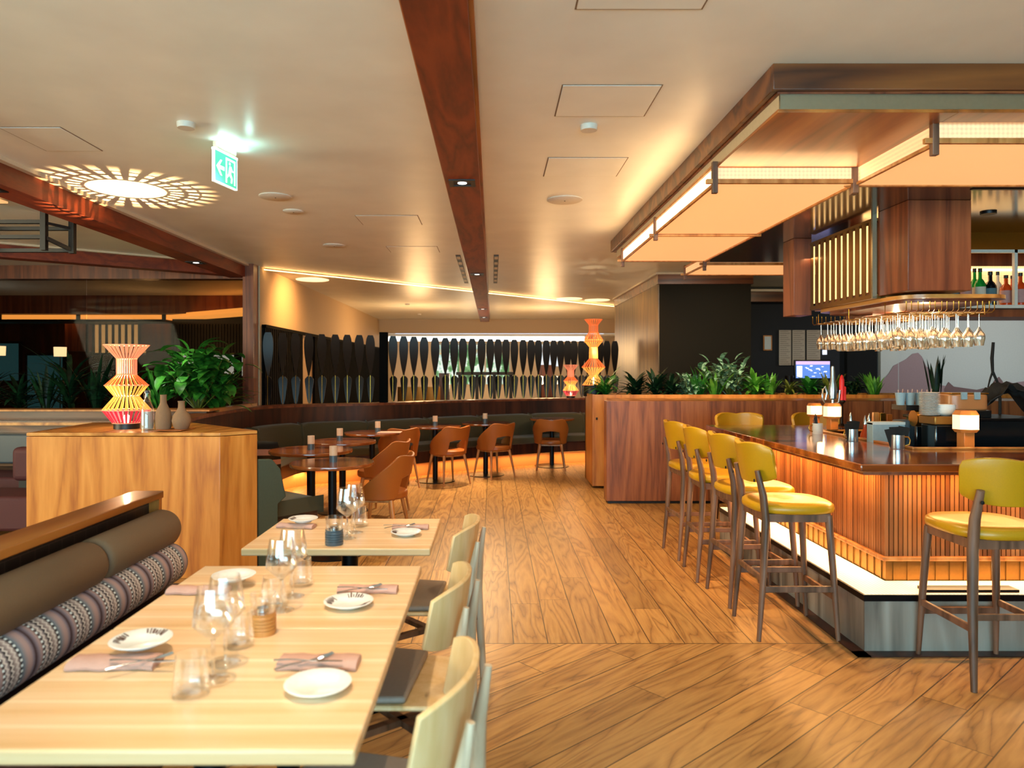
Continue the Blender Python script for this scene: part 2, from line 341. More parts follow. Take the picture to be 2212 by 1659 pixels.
    gap = M('MAXIMUM', gap, M('LESS_THAN', M('ABSOLUTE', M('SUBTRACT', y, 3.94)), 0.004))
    m2 = nt.nodes.new('ShaderNodeMix'); m2.data_type = 'RGBA'; L.new(M('MULTIPLY', gap, 0.9), m2.inputs[0]); L.new(mx.outputs[2], m2.inputs[6]); m2.inputs[7].default_value = lin('#2a1608')
    L.new(m2.outputs[2], b.inputs['Base Color']); b.inputs['Roughness'].default_value = 0.36
    bp = nt.nodes.new('ShaderNodeBump'); bp.inputs['Strength'].default_value = 0.25; bp.inputs['Distance'].default_value = 0.003
    L.new(M('SUBTRACT', g, M('MULTIPLY', gap, 1.5)), bp.inputs['Height']); L.new(bp.outputs[0], b.inputs['Normal'])
    MATS['oak_boards'] = m
floor_mat()
def pattern_mat():
    """woven bands running round the roll: stripes, dots and zigzags (object Y runs along the roll)"""
    m = bpy.data.materials.new('woven_bands'); m.use_nodes = True; nt = m.node_tree; b = nt.nodes['Principled BSDF']; L = nt.links
    def M(op, a, b2=None):
        n = nt.nodes.new('ShaderNodeMath'); n.operation = op
        for i, v in enumerate((a, b2)):
            if v is None: continue
            if isinstance(v, (int, float)): n.inputs[i].default_value = v
            else: L.new(v, n.inputs[i])
        return n.outputs[0]
    tc = nt.nodes.new('ShaderNodeTexCoord'); sp = nt.nodes.new('ShaderNodeSeparateXYZ'); L.new(tc.outputs['Object'], sp.inputs[0])
    ang = M('DIVIDE', M('ARCTAN2', sp.outputs[2], sp.outputs[0]), 2*PI)
    k = M('MULTIPLY', ang, 36.0); tri = M('PINGPONG', k, 0.5)
    t = M('FRACT', M('ADD', M('MULTIPLY', sp.outputs[1], 5.2), 10.0))
    base = ramp(nt, t, [(0.0, '#b79a96'), (0.06, '#8a7f8c'), (0.12, '#3a1c1c'), (0.2, '#8a7f8c'), (0.27, '#b79a96'), (0.34, '#16151a'),
                        (0.42, '#b8a8a8'), (0.5, '#16151a'), (0.66, '#c9b4ae'), (0.74, '#16151a'), (0.82, '#7c8894'), (0.93, '#b79a96')])
    # zigzag and dot overlays
    z = M('ABSOLUTE', M('SUBTRACT', M('FRACT', M('MULTIPLY', M('ADD', t, M('MULTIPLY', tri, 0.11)), 8.0)), 0.5))
    zz = M('LESS_THAN', z, 0.2)
    inz = M('MULTIPLY', M('GREATER_THAN', t, 0.36), M('LESS_THAN', t, 0.72))
    dots = M('MULTIPLY', M('GREATER_THAN', M('PINGPONG', M('ADD', k, 0.25), 0.5), 0.27), M('LESS_THAN', M('ABSOLUTE', M('SUBTRACT', t, 0.33)), 0.028))
    dots2 = M('MULTIPLY', M('GREATER_THAN', M('PINGPONG', M('ADD', k, 0.25), 0.5), 0.27), M('LESS_THAN', M('ABSOLUTE', M('SUBTRACT', t, 0.76)), 0.028))
    m1 = nt.nodes.new('ShaderNodeMix'); m1.data_type = 'RGBA'; L.new(M('MULTIPLY', zz, inz), m1.inputs[0]); L.new(base, m1.inputs[6]); m1.inputs[7].default_value = lin('#d8cdc6')
    m2 = nt.nodes.new('ShaderNodeMix'); m2.data_type = 'RGBA'; L.new(M('MAXIMUM', dots, dots2), m2.inputs[0]); L.new(m1.outputs[2], m2.inputs[6]); m2.inputs[7].default_value = lin('#e4eef0')
    L.new(m2.outputs[2], b.inputs['Base Color']); b.inputs['Roughness'].default_value = 0.85
    MATS['woven_bands'] = m
pattern_mat()
def stripe_panel(name, axis, freq, ec, es, axis2=None):
    """translucent glowing panel with fine woven ribs"""
    m = mat(name, '#ffd9a8', 0.5, emit=ec, es=es); nt = m.node_tree; b = nt.nodes['Principled BSDF']; L = nt.links
    tc = nt.nodes.new('ShaderNodeTexCoord'); sp = nt.nodes.new('ShaderNodeSeparateXYZ'); L.new(tc.outputs['Object'], sp.inputs[0])
    def tri(ax):
        a = nt.nodes.new('ShaderNodeMath'); a.operation = 'MULTIPLY'; a.inputs[1].default_value = freq; L.new(sp.outputs['xyz'.index(ax)], a.inputs[0])
        p = nt.nodes.new('ShaderNodeMath'); p.operation = 'PINGPONG'; p.inputs[1].default_value = 0.5; L.new(a.outputs[0], p.inputs[0])
        q = nt.nodes.new('ShaderNodeMath'); q.operation = 'MULTIPLY_ADD'; q.inputs[1].default_value = 0.9; q.inputs[2].default_value = 0.72; L.new(p.outputs[0], q.inputs[0]); return q.outputs[0]
    o = tri(axis)
    if axis2:
        w = nt.nodes.new('ShaderNodeMath'); w.operation = 'MULTIPLY'; L.new(o, w.inputs[0]); L.new(tri(axis2), w.inputs[1]); o = w.outputs[0]
    s = nt.nodes.new('ShaderNodeMath'); s.operation = 'MULTIPLY'; s.inputs[1].default_value = es; L.new(o, s.inputs[0]); L.new(s.outputs[0], b.inputs['Emission Strength'])
stripe_panel('panel_bottom', 'y', 60, (1.0, 0.50, 0.19), 0.80); stripe_panel('panel_front', 'x', 45, (1.0, 0.56, 0.26), 0.72, 'z')
stripe_panel('ledge_mesh', 'x', 50, (1.0, 0.70, 0.38), 1.2, 'y'); stripe_panel('back_mesh', 'x', 50, (1.0, 0.62, 0.25), 0.9, 'z')
def tile_mat():
    m = bpy.data.materials.new('dark_tile'); m.use_nodes = True; nt = m.node_tree; b = nt.nodes['Principled BSDF']
    tc = nt.nodes.new('ShaderNodeTexCoord'); mp = nt.nodes.new('ShaderNodeMapping'); mp.inputs['Rotation'].default_value = (PI/2, 0, PI/2)
    br = nt.nodes.new('ShaderNodeTexBrick'); br.inputs['Scale'].default_value = 6; br.inputs['Color1'].default_value = lin('#1c100c'); br.inputs['Color2'].default_value = lin('#2a1812')
    br.inputs['Mortar'].default_value = lin('#4a3a30'); br.inputs['Mortar Size'].default_value = 0.01
    cb = nt.nodes.new('ShaderNodeCombineXYZ'); sp = nt.nodes.new('ShaderNodeSeparateXYZ'); nt.links.new(tc.outputs['Object'], sp.inputs[0])
    nt.links.new(sp.outputs[1], cb.inputs[0]); nt.links.new(sp.outputs[2], cb.inputs[1]); nt.links.new(cb.outputs[0], br.inputs['Vector'])
    nt.links.new(br.outputs['Color'], b.inputs['Base Color']); b.inputs['Roughness'].default_value = 0.4; MATS['dark_tile'] = m
tile_mat()
def tinted():
    m = mat('tinted_glass', '#000000', 0.02, trans=1.0); nt = m.node_tree
    for n in list(nt.nodes):
        if n.type != 'OUTPUT_MATERIAL': nt.nodes.remove(n)
    out = [n for n in nt.nodes if n.type == 'OUTPUT_MATERIAL'][0]
    t = nt.nodes.new('ShaderNodeBsdfTransparent'); t.inputs[0].default_value = (0.62, 0.56, 0.48, 1)
    g = nt.nodes.new('ShaderNodeBsdfGlossy'); g.inputs['Roughness'].default_value = 0.03; g.inputs[0].default_value = (0.6, 0.6, 0.6, 1)
    mx = nt.nodes.new('ShaderNodeMixShader'); mx.inputs[0].default_value = 0.003
    nt.links.new(t.outputs[0], mx.inputs[1]); nt.links.new(g.outputs[0], mx.inputs[2]); nt.links.new(mx.outputs[0], out.inputs[0])
tinted()
def thin_glass(name, tint, refl, base=.05):
    m = mat(name, '#ffffff', 0.02, trans=1.0); nt = m.node_tree
    for n in list(nt.nodes):
        if n.type != 'OUTPUT_MATERIAL': nt.nodes.remove(n)
    out = [n for n in nt.nodes if n.type == 'OUTPUT_MATERIAL'][0]
    t = nt.nodes.new('ShaderNodeBsdfTransparent'); t.inputs[0].default_value = tint
    g = nt.nodes.new('ShaderNodeBsdfGlossy'); g.inputs['Roughness'].default_value = 0.04; g.inputs[0].default_value = (1, 1, 1, 1)
    lw = nt.nodes.new('ShaderNodeLayerWeight'); lw.inputs[0].default_value = 0.35
    mu = nt.nodes.new('ShaderNodeMath'); mu.operation = 'MULTIPLY_ADD'; mu.inputs[1].default_value = refl; mu.inputs[2].default_value = base
    nt.links.new(lw.outputs['Facing'], mu.inputs[0])
    mx = nt.nodes.new('ShaderNodeMixShader'); nt.links.new(mu.outputs[0], mx.inputs[0])
    nt.links.new(t.outputs[0], mx.inputs[1]); nt.links.new(g.outputs[0], mx.inputs[2]); nt.links.new(mx.outputs[0], out.inputs[0])
thin_glass('stemware', (0.985, 0.99, 0.99, 1), 0.5); thin_glass('stemware_warm', (1.0, 0.97, 0.92, 1), 1.1, .14)

def slat_mat():
    m = bpy.data.materials.new('slat_wood'); m.use_nodes = True; nt = m.node_tree; b = nt.nodes['Principled BSDF']
    tc = nt.nodes.new('ShaderNodeTexCoord'); sp = nt.nodes.new('ShaderNodeSeparateXYZ'); nt.links.new(tc.outputs['Object'], sp.inputs[0])
    ad = nt.nodes.new('ShaderNodeMath'); ad.operation = 'ADD'; nt.links.new(sp.outputs[0], ad.inputs[0]); nt.links.new(sp.outputs[1], ad.inputs[1])
    dv = nt.nodes.new('ShaderNodeMath'); dv.operation = 'DIVIDE'; dv.inputs[1].default_value = 0.0265; nt.links.new(ad.outputs[0], dv.inputs[0])
    fl = nt.nodes.new('ShaderNodeMath'); fl.operation = 'FLOOR'; nt.links.new(dv.outputs[0], fl.inputs[0])
    wn = nt.nodes.new('ShaderNodeTexWhiteNoise'); wn.noise_dimensions = '1D'; nt.links.new(fl.outputs[0], wn.inputs['W'])
    nz = nt.nodes.new('ShaderNodeTexNoise'); nz.inputs['Scale'].default_value = 2.2; nz.inputs['Detail'].default_value = 1; nt.links.new(tc.outputs['Object'], nz.inputs['Vector'])
    mx = nt.nodes.new('ShaderNodeMix'); mx.inputs[0].default_value = 0.5; nt.links.new(wn.outputs['Value'], mx.inputs[2]); nt.links.new(nz.outputs['Fac'], mx.inputs[3])
    nt.links.new(ramp(nt, mx.outputs[0], [(0.2, '#70401f'), (0.5, '#9a5e30'), (0.8, '#b87a44')]), b.inputs['Base Color']); b.inputs['Roughness'].default_value = 0.42
    MATS['slat_wood'] = m
slat_mat()
# ---------------------------------------------------------------- the setting
struct(MB().box(-12, -4.3, -0.1, 10.6, 23, 0).build('floor', 'oak_boards'))
struct(MB().box(-12, -4.3, 2.9, 10.6, 19.7, 3.0).build('ceiling', 'ceiling_paint'))
struct(MB().box(-12, 19.7, 2.52, 10.6, 19.85, 2.9).build('trim_1', 'cream_wall'))
struct(MB().box(-12, 19.7, 2.45, 10.6, 23, 2.5).build('ceiling', 'ceiling_paint'))
m = MB()
for (a, b_) in ((-12, -5.0), (-4.2, -3.4), (2.4, 3.4), (5.5, 10.6)): m.box(a, -4.35, 0, b_, -4.15, 2.9)
m.box(-12, -4.35, 2.6, 10.6, -4.15, 2.9).box(-12, -4.35, 0, 10.6, -4.15, 0.5)
struct(m.build('wall_back', 'cream_wall'))
for i, (a, b_) in enumerate(((-5.0, -4.2), (-3.4, 2.4), (3.4, 5.5))):
    w = struct(MB().box(a, -4.32, 0.5, b_, -4.3, 2.6).build('window_%d' % (i+1), 'day_pane'))
    MB().box(a, -4.3, 0.5, b_, -4.2, 0.56).box(a, -4.3, 2.54, b_, -4.2, 2.6).box(a, -4.3, 0.5, a+0.06, -4.2, 2.6).box(b_-0.06, -4.3, 0.5, b_, -4.2, 2.6).box((a+b_)/2-0.03, -4.3, 0.5, (a+b_)/2+0.03, -4.2, 2.6).build('window_frame', 'dark_metal', w)
struct(MB().box(-12.1, -4.3, 0, -12, 23, 2.9).build('wall_left', 'cream_wall'))
struct(MB().box(10.5, -4.3, 0, 10.6, 13, 2.9).build('wall_right', 'cream_wall'))
# central ceiling beam with a shadow lip on both sides
bm = struct(MB().box(-0.325, -4, 2.8, -0.09, 19.2, 2.9).build('ceiling_beam', 'beam_wood'))
MB().box(-0.345, -4, 2.86, -0.325, 19.2, 2.9).box(-0.09, -4, 2.86, -0.07, 19.2, 2.9).build('edge_strip', 'teak_y', bm)
b2 = struct(MB().box(-3.5, -4, 2.73, -3.25, 9.55, 2.885).build('ceiling_beam', 'beam_wood'))
MB().box(-3.25, -4, 2.872, -3.2, 9.5, 2.9).build('edge_strip', 'ceiling_trim', b2)
b3 = struct(MB().bar((-3.45, 9.45, 2.815), (-7.6, 6.35, 2.815), 0.2, 0.14).build('ceiling_beam', 'beam_wood'))
MB().bar((-3.35, 9.35, 2.89), (-7.5, 6.25, 2.89), 0.06, 0.02).build('edge_strip', 'ceiling_trim', b3)
struct(MB().box(-3.28, 9.42, 0, -3.14, 9.62, 2.9).build('wall_post', 'teak_dark'))
struct(MB().box(-12, 9.55, 2.72, -3.28, 9.75, 2.9).build('trim_2', 'teak_dark'))
struct(MB().box(-12, 9.55, 0, -3.28, 9.7, 0.95).build('wall_inner', 'teak_dark'))
struct(MB().box(-8.0, 9.6, 0.95, -5.44, 9.612, 2.72).build('window_4', 'tinted_glass'))
struct(MB().box(-5.43, 9.6, 0.95, -3.28, 9.612, 2.72).build('window_5', 'tinted_glass'))
struct(MB().box(-12, 9.6, 0.95, -8.01, 9.612, 2.72).build('window_6', 'tinted_glass'))
# room behind the tinted glass
struct(MB().box(-12, 13.4, 2.56, -3.3, 13.7, 2.9).build('trim_3', 'teak_dark'))
struct(MB().box(-12, 16.2, 0, -3.3, 16.4, 2.9).build('wall_far_left', 'maroon_wood'))
for i, (x0, x1, y0, y1, mm) in enumerate(((-12, 40, 742, 822, 'teal_pane'), (58, 135, 768, 885, 'teal_pane'), (385, 505, 762, 812, 'day_pane'), (522, 560, 762, 812, 'day_pane'))):
    w = struct(MB().box(X(x0, 16.1), 16.12, Z(y1, 16.1), X(x1, 16.1), 16.15, Z(y0, 16.1)).build('window_%d' % (7+i), mm))
    MB().box(X(x0, 16.1)-.04, 16.1, Z(y1, 16.1)-.04, X(x0, 16.1), 16.18, Z(y0, 16.1)+.04).box(X(x1, 16.1), 16.1, Z(y1, 16.1)-.04, X(x1, 16.1)+.04, 16.18, Z(y0, 16.1)+.04).box(X(x0, 16.1), 16.1, Z(y0, 16.1), X(x1, 16.1), 16.18, Z(y0, 16.1)+.05).build('window_frame', 'black', w)
# far dining room: side wall with dark slats, bulkhead, end wall with window
struct(MB().box(-3.3, 9.62, 0, -3.12, 23, 2.9).build('wall_side', 'cream_wall'))
m = MB()
y = 9.7
while y < 19.6:
    if not 11.6 < y < 12.4: m.box(-3.12, y, 0, -3.07, y+0.045, 2.1)
    y += 0.085
m.box(-3.12, 9.7, 2.08, -3.06, 19.6, 2.12)
struct(m.build('wall_side_slats', 'slat_black'))
struct(MB().box(-3.2, 22.4, 0, 3.6, 22.6, 2.6).build('wall_far', 'curtain'))
struct(MB().box(3.5, 14, 0, 3.7, 22.6, 2.9).build('wall_far_right', 'cream_wall'))
def outdoors():
    m = bpy.data.materials.new('garden_view'); m.use_nodes = True; nt = m.node_tree; b = nt.nodes['Principled BSDF']
    tc = nt.nodes.new('ShaderNodeTexCoord'); n = nt.nodes.new('ShaderNodeTexNoise'); n.inputs['Scale'].default_value = 3.2; n.inputs['Detail'].default_value = 5
    nt.links.new(tc.outputs['Object'], n.inputs['Vector'])
    c = ramp(nt, n.outputs['Fac'], [(0.34, '#2f5a3a'), (0.47, '#5f9a6a'), (0.54, '#d8eef4'), (0.62, '#8cb8b4'), (0.7, '#c8a060')])
    nt.links.new(c, b.inputs['Base Color']); nt.links.new(c, b.inputs['Emission Color']); b.inputs['Emission Strength'].default_value = 0.8; MATS['garden_view'] = m
outdoors()
w = struct(MB().box(X(940, 22.3), 22.34, Z(830, 22.3), X(1102, 22.3), 22.38, Z(742, 22.3)).build('window_11', 'garden_view'))
m = MB()
for px in (940, 994, 1048, 1102): m.box(X(px, 22.3)-.03, 22.3, Z(830, 22.3), X(px, 22.3)+.03, 22.4, Z(742, 22.3))
m.box(X(940, 22.3), 22.3, Z(745, 22.3), X(1102, 22.3), 22.4, Z(741, 22.3)); m.build('window_frame', 'white_paint', w)
w = struct(MB().box(X(1163, 22.3), 22.34, Z(792, 22.3), X(1207, 22.3), 22.38, Z(744, 22.3)).build('window_12', 'day_pane'))
MB().box(X(1161, 22.3), 22.3, Z(793, 22.3), X(1209, 22.3), 22.36, Z(791, 22.3)).box(X(1184, 22.3), 22.3, Z(791, 22.3), X(1186, 22.3), 22.36, Z(744, 22.3)).build('window_frame', 'white_paint', w)
for (a, b_, c_, d_) in ((-3.0, 2.62, 2.33, 2.39),):
    tag(MB().box(a, 20.4, c_, b_, 20.5, d_).box(a, 20.44, d_, b_, 20.46, 2.449).build('light_strip', 'led_white'), 'long bright white light strip above the far windows behind the paddles', 'light strip')
t = T('light_strip', 'thin warm light line crossing the ceiling diagonally above the round tables', 'light strip', (0, 0, 0))
MB().bar((-3.1, 9.75, 2.868), (2.75, 15.5, 2.868), 0.03, 0.008).build('diffuser', 'led', t)
# far furniture seen between the paddles
def Bx(x0, x1, y0, y1, Y, d=0.3): return MB().box(X(x0, Y), Y, Z(y1, Y), X(x1, Y), Y+d, Z(y0, Y))
m = MB().box(X(985, 18), 18, 1.38, X(1110, 18), 18.5, 1.46)
for px in (992, 1030, 1068, 1104): m.box(X(px, 18)-.04, 18.2, 0, X(px, 18)+.04, 18.28, 1.38)
tag(m.build('high_table', 'black'), 'long dark high table in the far room behind the paddles', 'table')
tag(Bx(948, 970, 806, 1000, 18.6, 0.4).build('cabinet', 'maroon_wood'), 'tall dark brown cabinet in the far room beside the garden window', 'cabinet')
tag(Bx(1163, 1197, 788, 960, 19.5, 0.5).build('cabinet', 'teak_dark'), 'reddish wooden cabinet in the far room under the bright end window', 'cabinet')
for i, (px, lb) in enumerate(((1168, 'left of two small glowing table lamps far behind the paddles'), (1199, 'right of two small glowing table lamps far behind the paddles'))):
    t = T('table_lamp', lb, 'lamp', (X(px, 19), 19, 0), 0, 'small lamps in the far room')
    MB().lathe([(0.1, 0), (0.1, 0.02), (0.02, 0.05), (0.02, 1.12)], 12).build('stand', 'black', t, 40)
    MB().lathe([(0.0, 1.11), (0.08, 1.14), (0.1, 1.24), (0.07, 1.34), (0.0, 1.36)], 14).build('shade', 'globe', t, 60)
m = MB()
for k in range(3): m.box(X(868+k*27, 17), 17, 0, X(868+k*27, 17)+0.5, 17.5, 0.5).box(X(868+k*27, 17), 17.4, 0.5, X(868+k*27, 17)+0.5, 17.5, 1.0+0.06*k)
for k in range(3):
    t = T('lounge_chair', ['leftmost', 'middle', 'rightmost'][k]+' of three small chairs in the far room behind the paddles', 'chair', (X(875+k*26, 17), 17, 0), 0, 'chairs in the far room')
    MB().box(-.24, 0, .38, .24, .45, .46).build('seat', 'brass_dull', t, bevel=.02)
    g = [[(.24*math.sin(a), .42-.06*math.cos(a*1.3), z) for z in (.5, .7, .9, 1.1)] for a in [(-1+i/5)*1.2 for i in range(11)]]
    MB().sheet(g, .03).build('backrest', 'brass_dull', t, 50)
    for sx in (-.2, .2):
        for sy in (.03, .4): MB().box(sx-.02, sy-.02, 0, sx+.02, sy+.02, .38).build('leg', 'black', t)
# dark clad block behind the planter, its fascia and the service corner
blk = struct(MB().box(2.4, 10.33, 0, 3.72, 14, 2.74).build('wall_block', 'olive_wall'))
MB().box(2.385, 10.33, 0, 2.4, 14, 2.74).build('side_cladding', 'bronze_clad', blk)
MB().box(2.37, 10.29, 2.74, 3.74, 14, 2.875).build('fascia', 'teak_x', blk)
MB().box(2.34, 10.26, 2.875, 3.76, 14, 2.9).build('fascia_cap', 'ceiling_trim', blk)
struct(MB().box(3.72, 12.4, 0, 6.68, 12.5, 2.9).build('wall_right_far', 'navy_wall'))
struct(MB().box(3.72, 12.1, 2.66, 6.68, 12.35, 2.82).build('trim_4', 'teak_x'))
struct(MB().box(3.72, 12.0, 2.82, 6.68, 12.4, 2.86).build('trim_5', 'ceiling_trim'))
struct(MB().box(X(1899, 12.3), 12.25, 0, X(1938, 12.3), 12.5, 2.9).build('wall_pier', 'mural'))
mw = struct(MB().box(X(1938, 12.3), 12.3, 0, 10.6, 12.5, 2.9).build('wall_mural', 'mural'))
def mount(pts, Y, name, mm):
    poly = [(X(a, Y), Z(b_, Y)) for a, b_ in pts]
    m = MB(); n = len(poly); m.add([(x, Y-0.004, z) for x, z in poly]+[(x, Y+0.003, z) for x, z in poly], [tuple(range(n)), tuple(range(n, 2*n))[::-1]]+[(i, n+i, n+(i+1) % n, (i+1) % n) for i in range(n)])
    return m.build(name, mm, mw)
mount([(1930, 790), (1957, 776), (1971, 764), (1983, 762), (1991, 770), (2001, 792), (2012, 800), (2020, 830), (2050, 835), (2050, 900), (1930, 900)], 12.29, 'mountain', 'mauve')
mount([(1899, 828), (1913, 815), (1921, 805), (1930, 790), (1940, 785), (1940, 900), (1899, 900)], 12.24, 'mountain', 'mauve')
mount([(2040, 840), (2049, 825), (2060, 835), (2110, 842), (2140, 835), (2149, 820), (2158, 814), (2166, 824), (2170, 845), (2170, 900), (2040, 900)], 12.285, 'mountain', 'mauve_dark')
mount([(2178, 824), (2190, 828), (2200, 825), (2230, 822), (2230, 900), (2178, 900)], 12.28, 'mountain', 'mauve')
dr = struct(MB().box(X(1830, 12.3), 12.3, 0, X(1895, 12.3), 12.42, Z(752, 12.3)).build('door_1', 'dark_hole'))  # black slab in place of the unlit doorway, shade put into its colour
# service wall: clipboards, frame, light switch, monitor, counter
for i, (a, b_, c_) in enumerate(((1683, 1709, 789), (1712, 1739, 789), (1743, 1772, 789), (1777, 1806, 749))):
    Y = 12.36
    t = T('pinned_sheet', ['leftmost', 'second', 'third', 'rightmost'][i]+' pinned sheet of ruled paper on the dark service wall', 'notice', (X(a, Y), Y, Z(c_, Y)), 0, 'sheets on the service wall')
    w_, h_ = X(b_, Y)-X(a, Y), Z(713, Y)-Z(c_, Y)
    MB().box(0, 0, 0, w_, 0.02, h_).build('paper', 'paper', t)
    m = MB()
    for k in range(int(h_/0.035)): m.box(.015, -.002, .02+k*.035, w_-.02-.03*(k % 3), .001, .026+k*.035)
    m.build('ruled_lines', 'paper_line', t)
t = T('picture_frame', 'small framed white sheet on the dark wall left of the pinned sheets', 'frame', (X(1649, 12.36), 12.36, Z(757, 12.36)))
MB().box(0, 0, 0, .15, .02, .26).build('frame', 'chair_wood', t); MB().box(.02, -.004, .02, .13, .002, .24).build('paper', 'mural', t)
tag(MB().box(X(1778, 12.36), 12.37, Z(766, 12.36), X(1787, 12.36), 12.39, Z(756, 12.36)).build('key_pad', 'screen_ink'), 'tiny lit white key pad on the dark wall above the monitor', 'keypad')
sc_ = T('service_counter', 'dark counter behind the planter carrying the till screen', 'counter', (0, 0, 0))
MB().box(4.0, 10.4, 0, 5.05, 11.0, 1.28).build('body', 'black', sc_, bevel=.01)
mo = T('monitor', 'lit blue till screen behind the planter leaves', 'monitor', (X(1757, 10.6), 10.6, 1.285))
MB().box(-.27, .02, .08, .27, .06, .37).build('housing', 'black', mo, bevel=.01)
scr = MB().box(-.25, .012, .1, .25, .02, .30).build('screen', 'screen', mo)
MB().box(-.25, .012, .30, .25, .02, .35).build('menu_bar', 'screen_top', scr)
m = MB()
random.seed(3)
for k in range(16):
    x, z = -.12+.36*random.random()*.95-.0, .115+.16*random.random(); m.box(x, .008, z, x+random.uniform(.02, .05), .013, z+.014)
m.box(-.24, .008, .11, -.16, .013, .28); m.build('screen_icons', 'screen_ink', scr)
MB().box(-.03, .06, 0, .03, .1, .2).box(-.1, 0, 0, .1, .15, .012).build('stand', 'black', mo)
tag(MB().lathe([(.05, 0), (.06, .12), (.062, .14), (.05, .14), (.045, .02), (0, .02)], 16, (X(1705, 10.6), 10.6, 1.28)).build('pen_pot', 'dark_metal', smooth=40), 'dark pot standing left of the till screen', 'pot')

# ---------------------------------------------------------------- curved partition and banquette
def smooth_path(pts, n=6):
    out = []
    P = [Vector((p[0], p[1], 0)) for p in pts]
    for i in range(len(P)-1):
        p0, p1, p2, p3 = P[max(i-1, 0)], P[i], P[i+1], P[min(i+2, len(P)-1)]
        for k in range(n):
            t = k/n
            out.append(0.5*((2*p1)+(-p0+p2)*t+(2*p0-5*p1+4*p2-p3)*t*t+(-p0+3*p1-3*p2+p3)*t**3))
    out.append(P[-1]); return out
WP = smooth_path([(-1.80, 5.43), (-2.62, 6.22), (-2.96, 7.1), (-3.06, 8.3), (-2.98, 9.2), (-2.66, 9.70), (-2.16, 10.02), (-1.58, 10.30), (-0.75, 11.0), (-0.18, 11.36), (0.73, 11.88), (1.66, 12.2), (2.3, 12.32)])
def resample(path, step):
    L = [0]
    for i in range(1, len(path)): L.append(L[-1]+(path[i]-path[i-1]).length)
    n = max(2, int(L[-1]/step)); out = []; j = 0
    for k in range(n+1):
        s = L[-1]*k/n
        while j < len(L)-2 and L[j+1] < s: j += 1
        t = (s-L[j])/max(1e-6, L[j+1]-L[j]); out.append(path[j].lerp(path[j+1], t))
    return out
WP = resample(WP, 0.12)
def offs(path, d):
    out = []
    for i, p in enumerate(path):
        t = (path[min(i+1, len(path)-1)]-path[max(i-1, 0)]).normalized()
        out.append(p+Vector((t.y, -t.x, 0))*d)
    return out
def strip(path, d0, d1, z0, z1, i0=0, i1=None, zb=None):
    a = offs(path, d0); b_ = offs(path, d1); i1 = len(path)-1 if i1 is None else i1
    m = MB(); n = i1-i0+1
    for i in range(i0, i1+1):
        m.v += [(a[i].x, a[i].y, z0), (b_[i].x, b_[i].y, z0), (b_[i].x, b_[i].y, z1), (a[i].x, a[i].y, z1)]
    for k in range(n-1):
        for e in range(4): m.f.append((k*4+e, k*4+(e+1) % 4, (k+1)*4+(e+1) % 4, (k+1)*4+e))
    m.f.append((0, 1, 2, 3)); m.f.append(((n-1)*4+3, (n-1)*4+2, (n-1)*4+1, (n-1)*4)); return m
pt = T('curved_partition', 'long curved dark wood partition behind the olive banquette', 'partition', (0, 0, 0))
i0 = next(i for i, p in enumerate(WP) if p.y > 6.3)
strip(WP, -0.30, 0.0, 0, 1.0, i0).build('panel', 'maroon_wood', pt, 40)
strip(WP, -0.31, 0.012, 1.0, 1.03, i0).build('top_rail', 'teak_dark', pt, 40)
sofa = T('banquette', 'long curved olive fabric banquette with a glowing plinth under round tables', 'banquette', (0, 0, 0))
N = len(WP)-1
strip(WP, 0.10, 0.60, 0.36, 0.46).build('seat', 'green_fabric', sofa, 40, bevel=0.02)
strip(WP, 0.10, 0.56, 0.20, 0.36).build('seat_base', 'maroon_wood', sofa, 40)
strip(WP, 0.05, 0.40, 0.0, 0.20).build('plinth', 'plinth_wood', sofa, 40)
strip(WP, 0.43, 0.455, 0.185, 0.198).build('glow_strip', 'amber', sofa)
step = 8; k = 0
while k < N-1:
    e = min(k+step, N)
    a, b1 = offs(WP, 0.02), offs(WP, 0.17); b2_ = offs(WP, 0.13)
    g = MB(); n = e-k+1
    for i in range(k, e+1):
        q = 0.02 if i in (k, e) else 0.0
        g.v += [(a[i].x, a[i].y, .44), (b1[i].x, b1[i].y, .44), (b1[i].x, b1[i].y, .55), (b2_[i].x, b2_[i].y, .78-q), (a[i].x, a[i].y, .80-q)]
    for s_ in range(n-1):
        for c in range(5): g.f.append((s_*5+c, s_*5+(c+1) % 5, (s_+1)*5+(c+1) % 5, (s_+1)*5+c))
    g.f.append((0, 1, 2, 3, 4)); g.f.append(tuple((n-1)*5+c for c in (4, 3, 2, 1, 0)))
    g.build('back_cushion', 'green_fabric', sofa, bevel=0.02); k = e
# end panel of the banquette
p0 = WP[0]; d = (WP[1]-WP[0]).normalized(); nr = Vector((d.y, -d.x, 0))
def ep(o, z, t): q = p0+nr*o-d*t; return (q.x, q.y, z)
prof = [(0.0, 0.0), (0.56, 0.0), (0.60, 0.40), (0.58, 0.46), (0.24, 0.46), (0.22, 0.52), (0.17, 0.76), (0.10, 0.81), (0.0, 0.82)]
prof = [(0.0, 0.0), (0.17, 0.0), (0.17, 0.47), (0.24, 0.52), (0.19, 0.74), (0.12, 0.82), (0.0, 0.83)]
m = MB(); n = len(prof); m.add([ep(o, z, 0.0) for o, z in prof]+[ep(o, z, 0.05) for o, z in prof], [tuple(range(n)), tuple(range(n, 2*n))[::-1]]+[(i, n+i, n+(i+1) % n, (i+1) % n) for i in range(n)])
m.build('end_panel', 'green_panel', sofa, bevel=0.008)
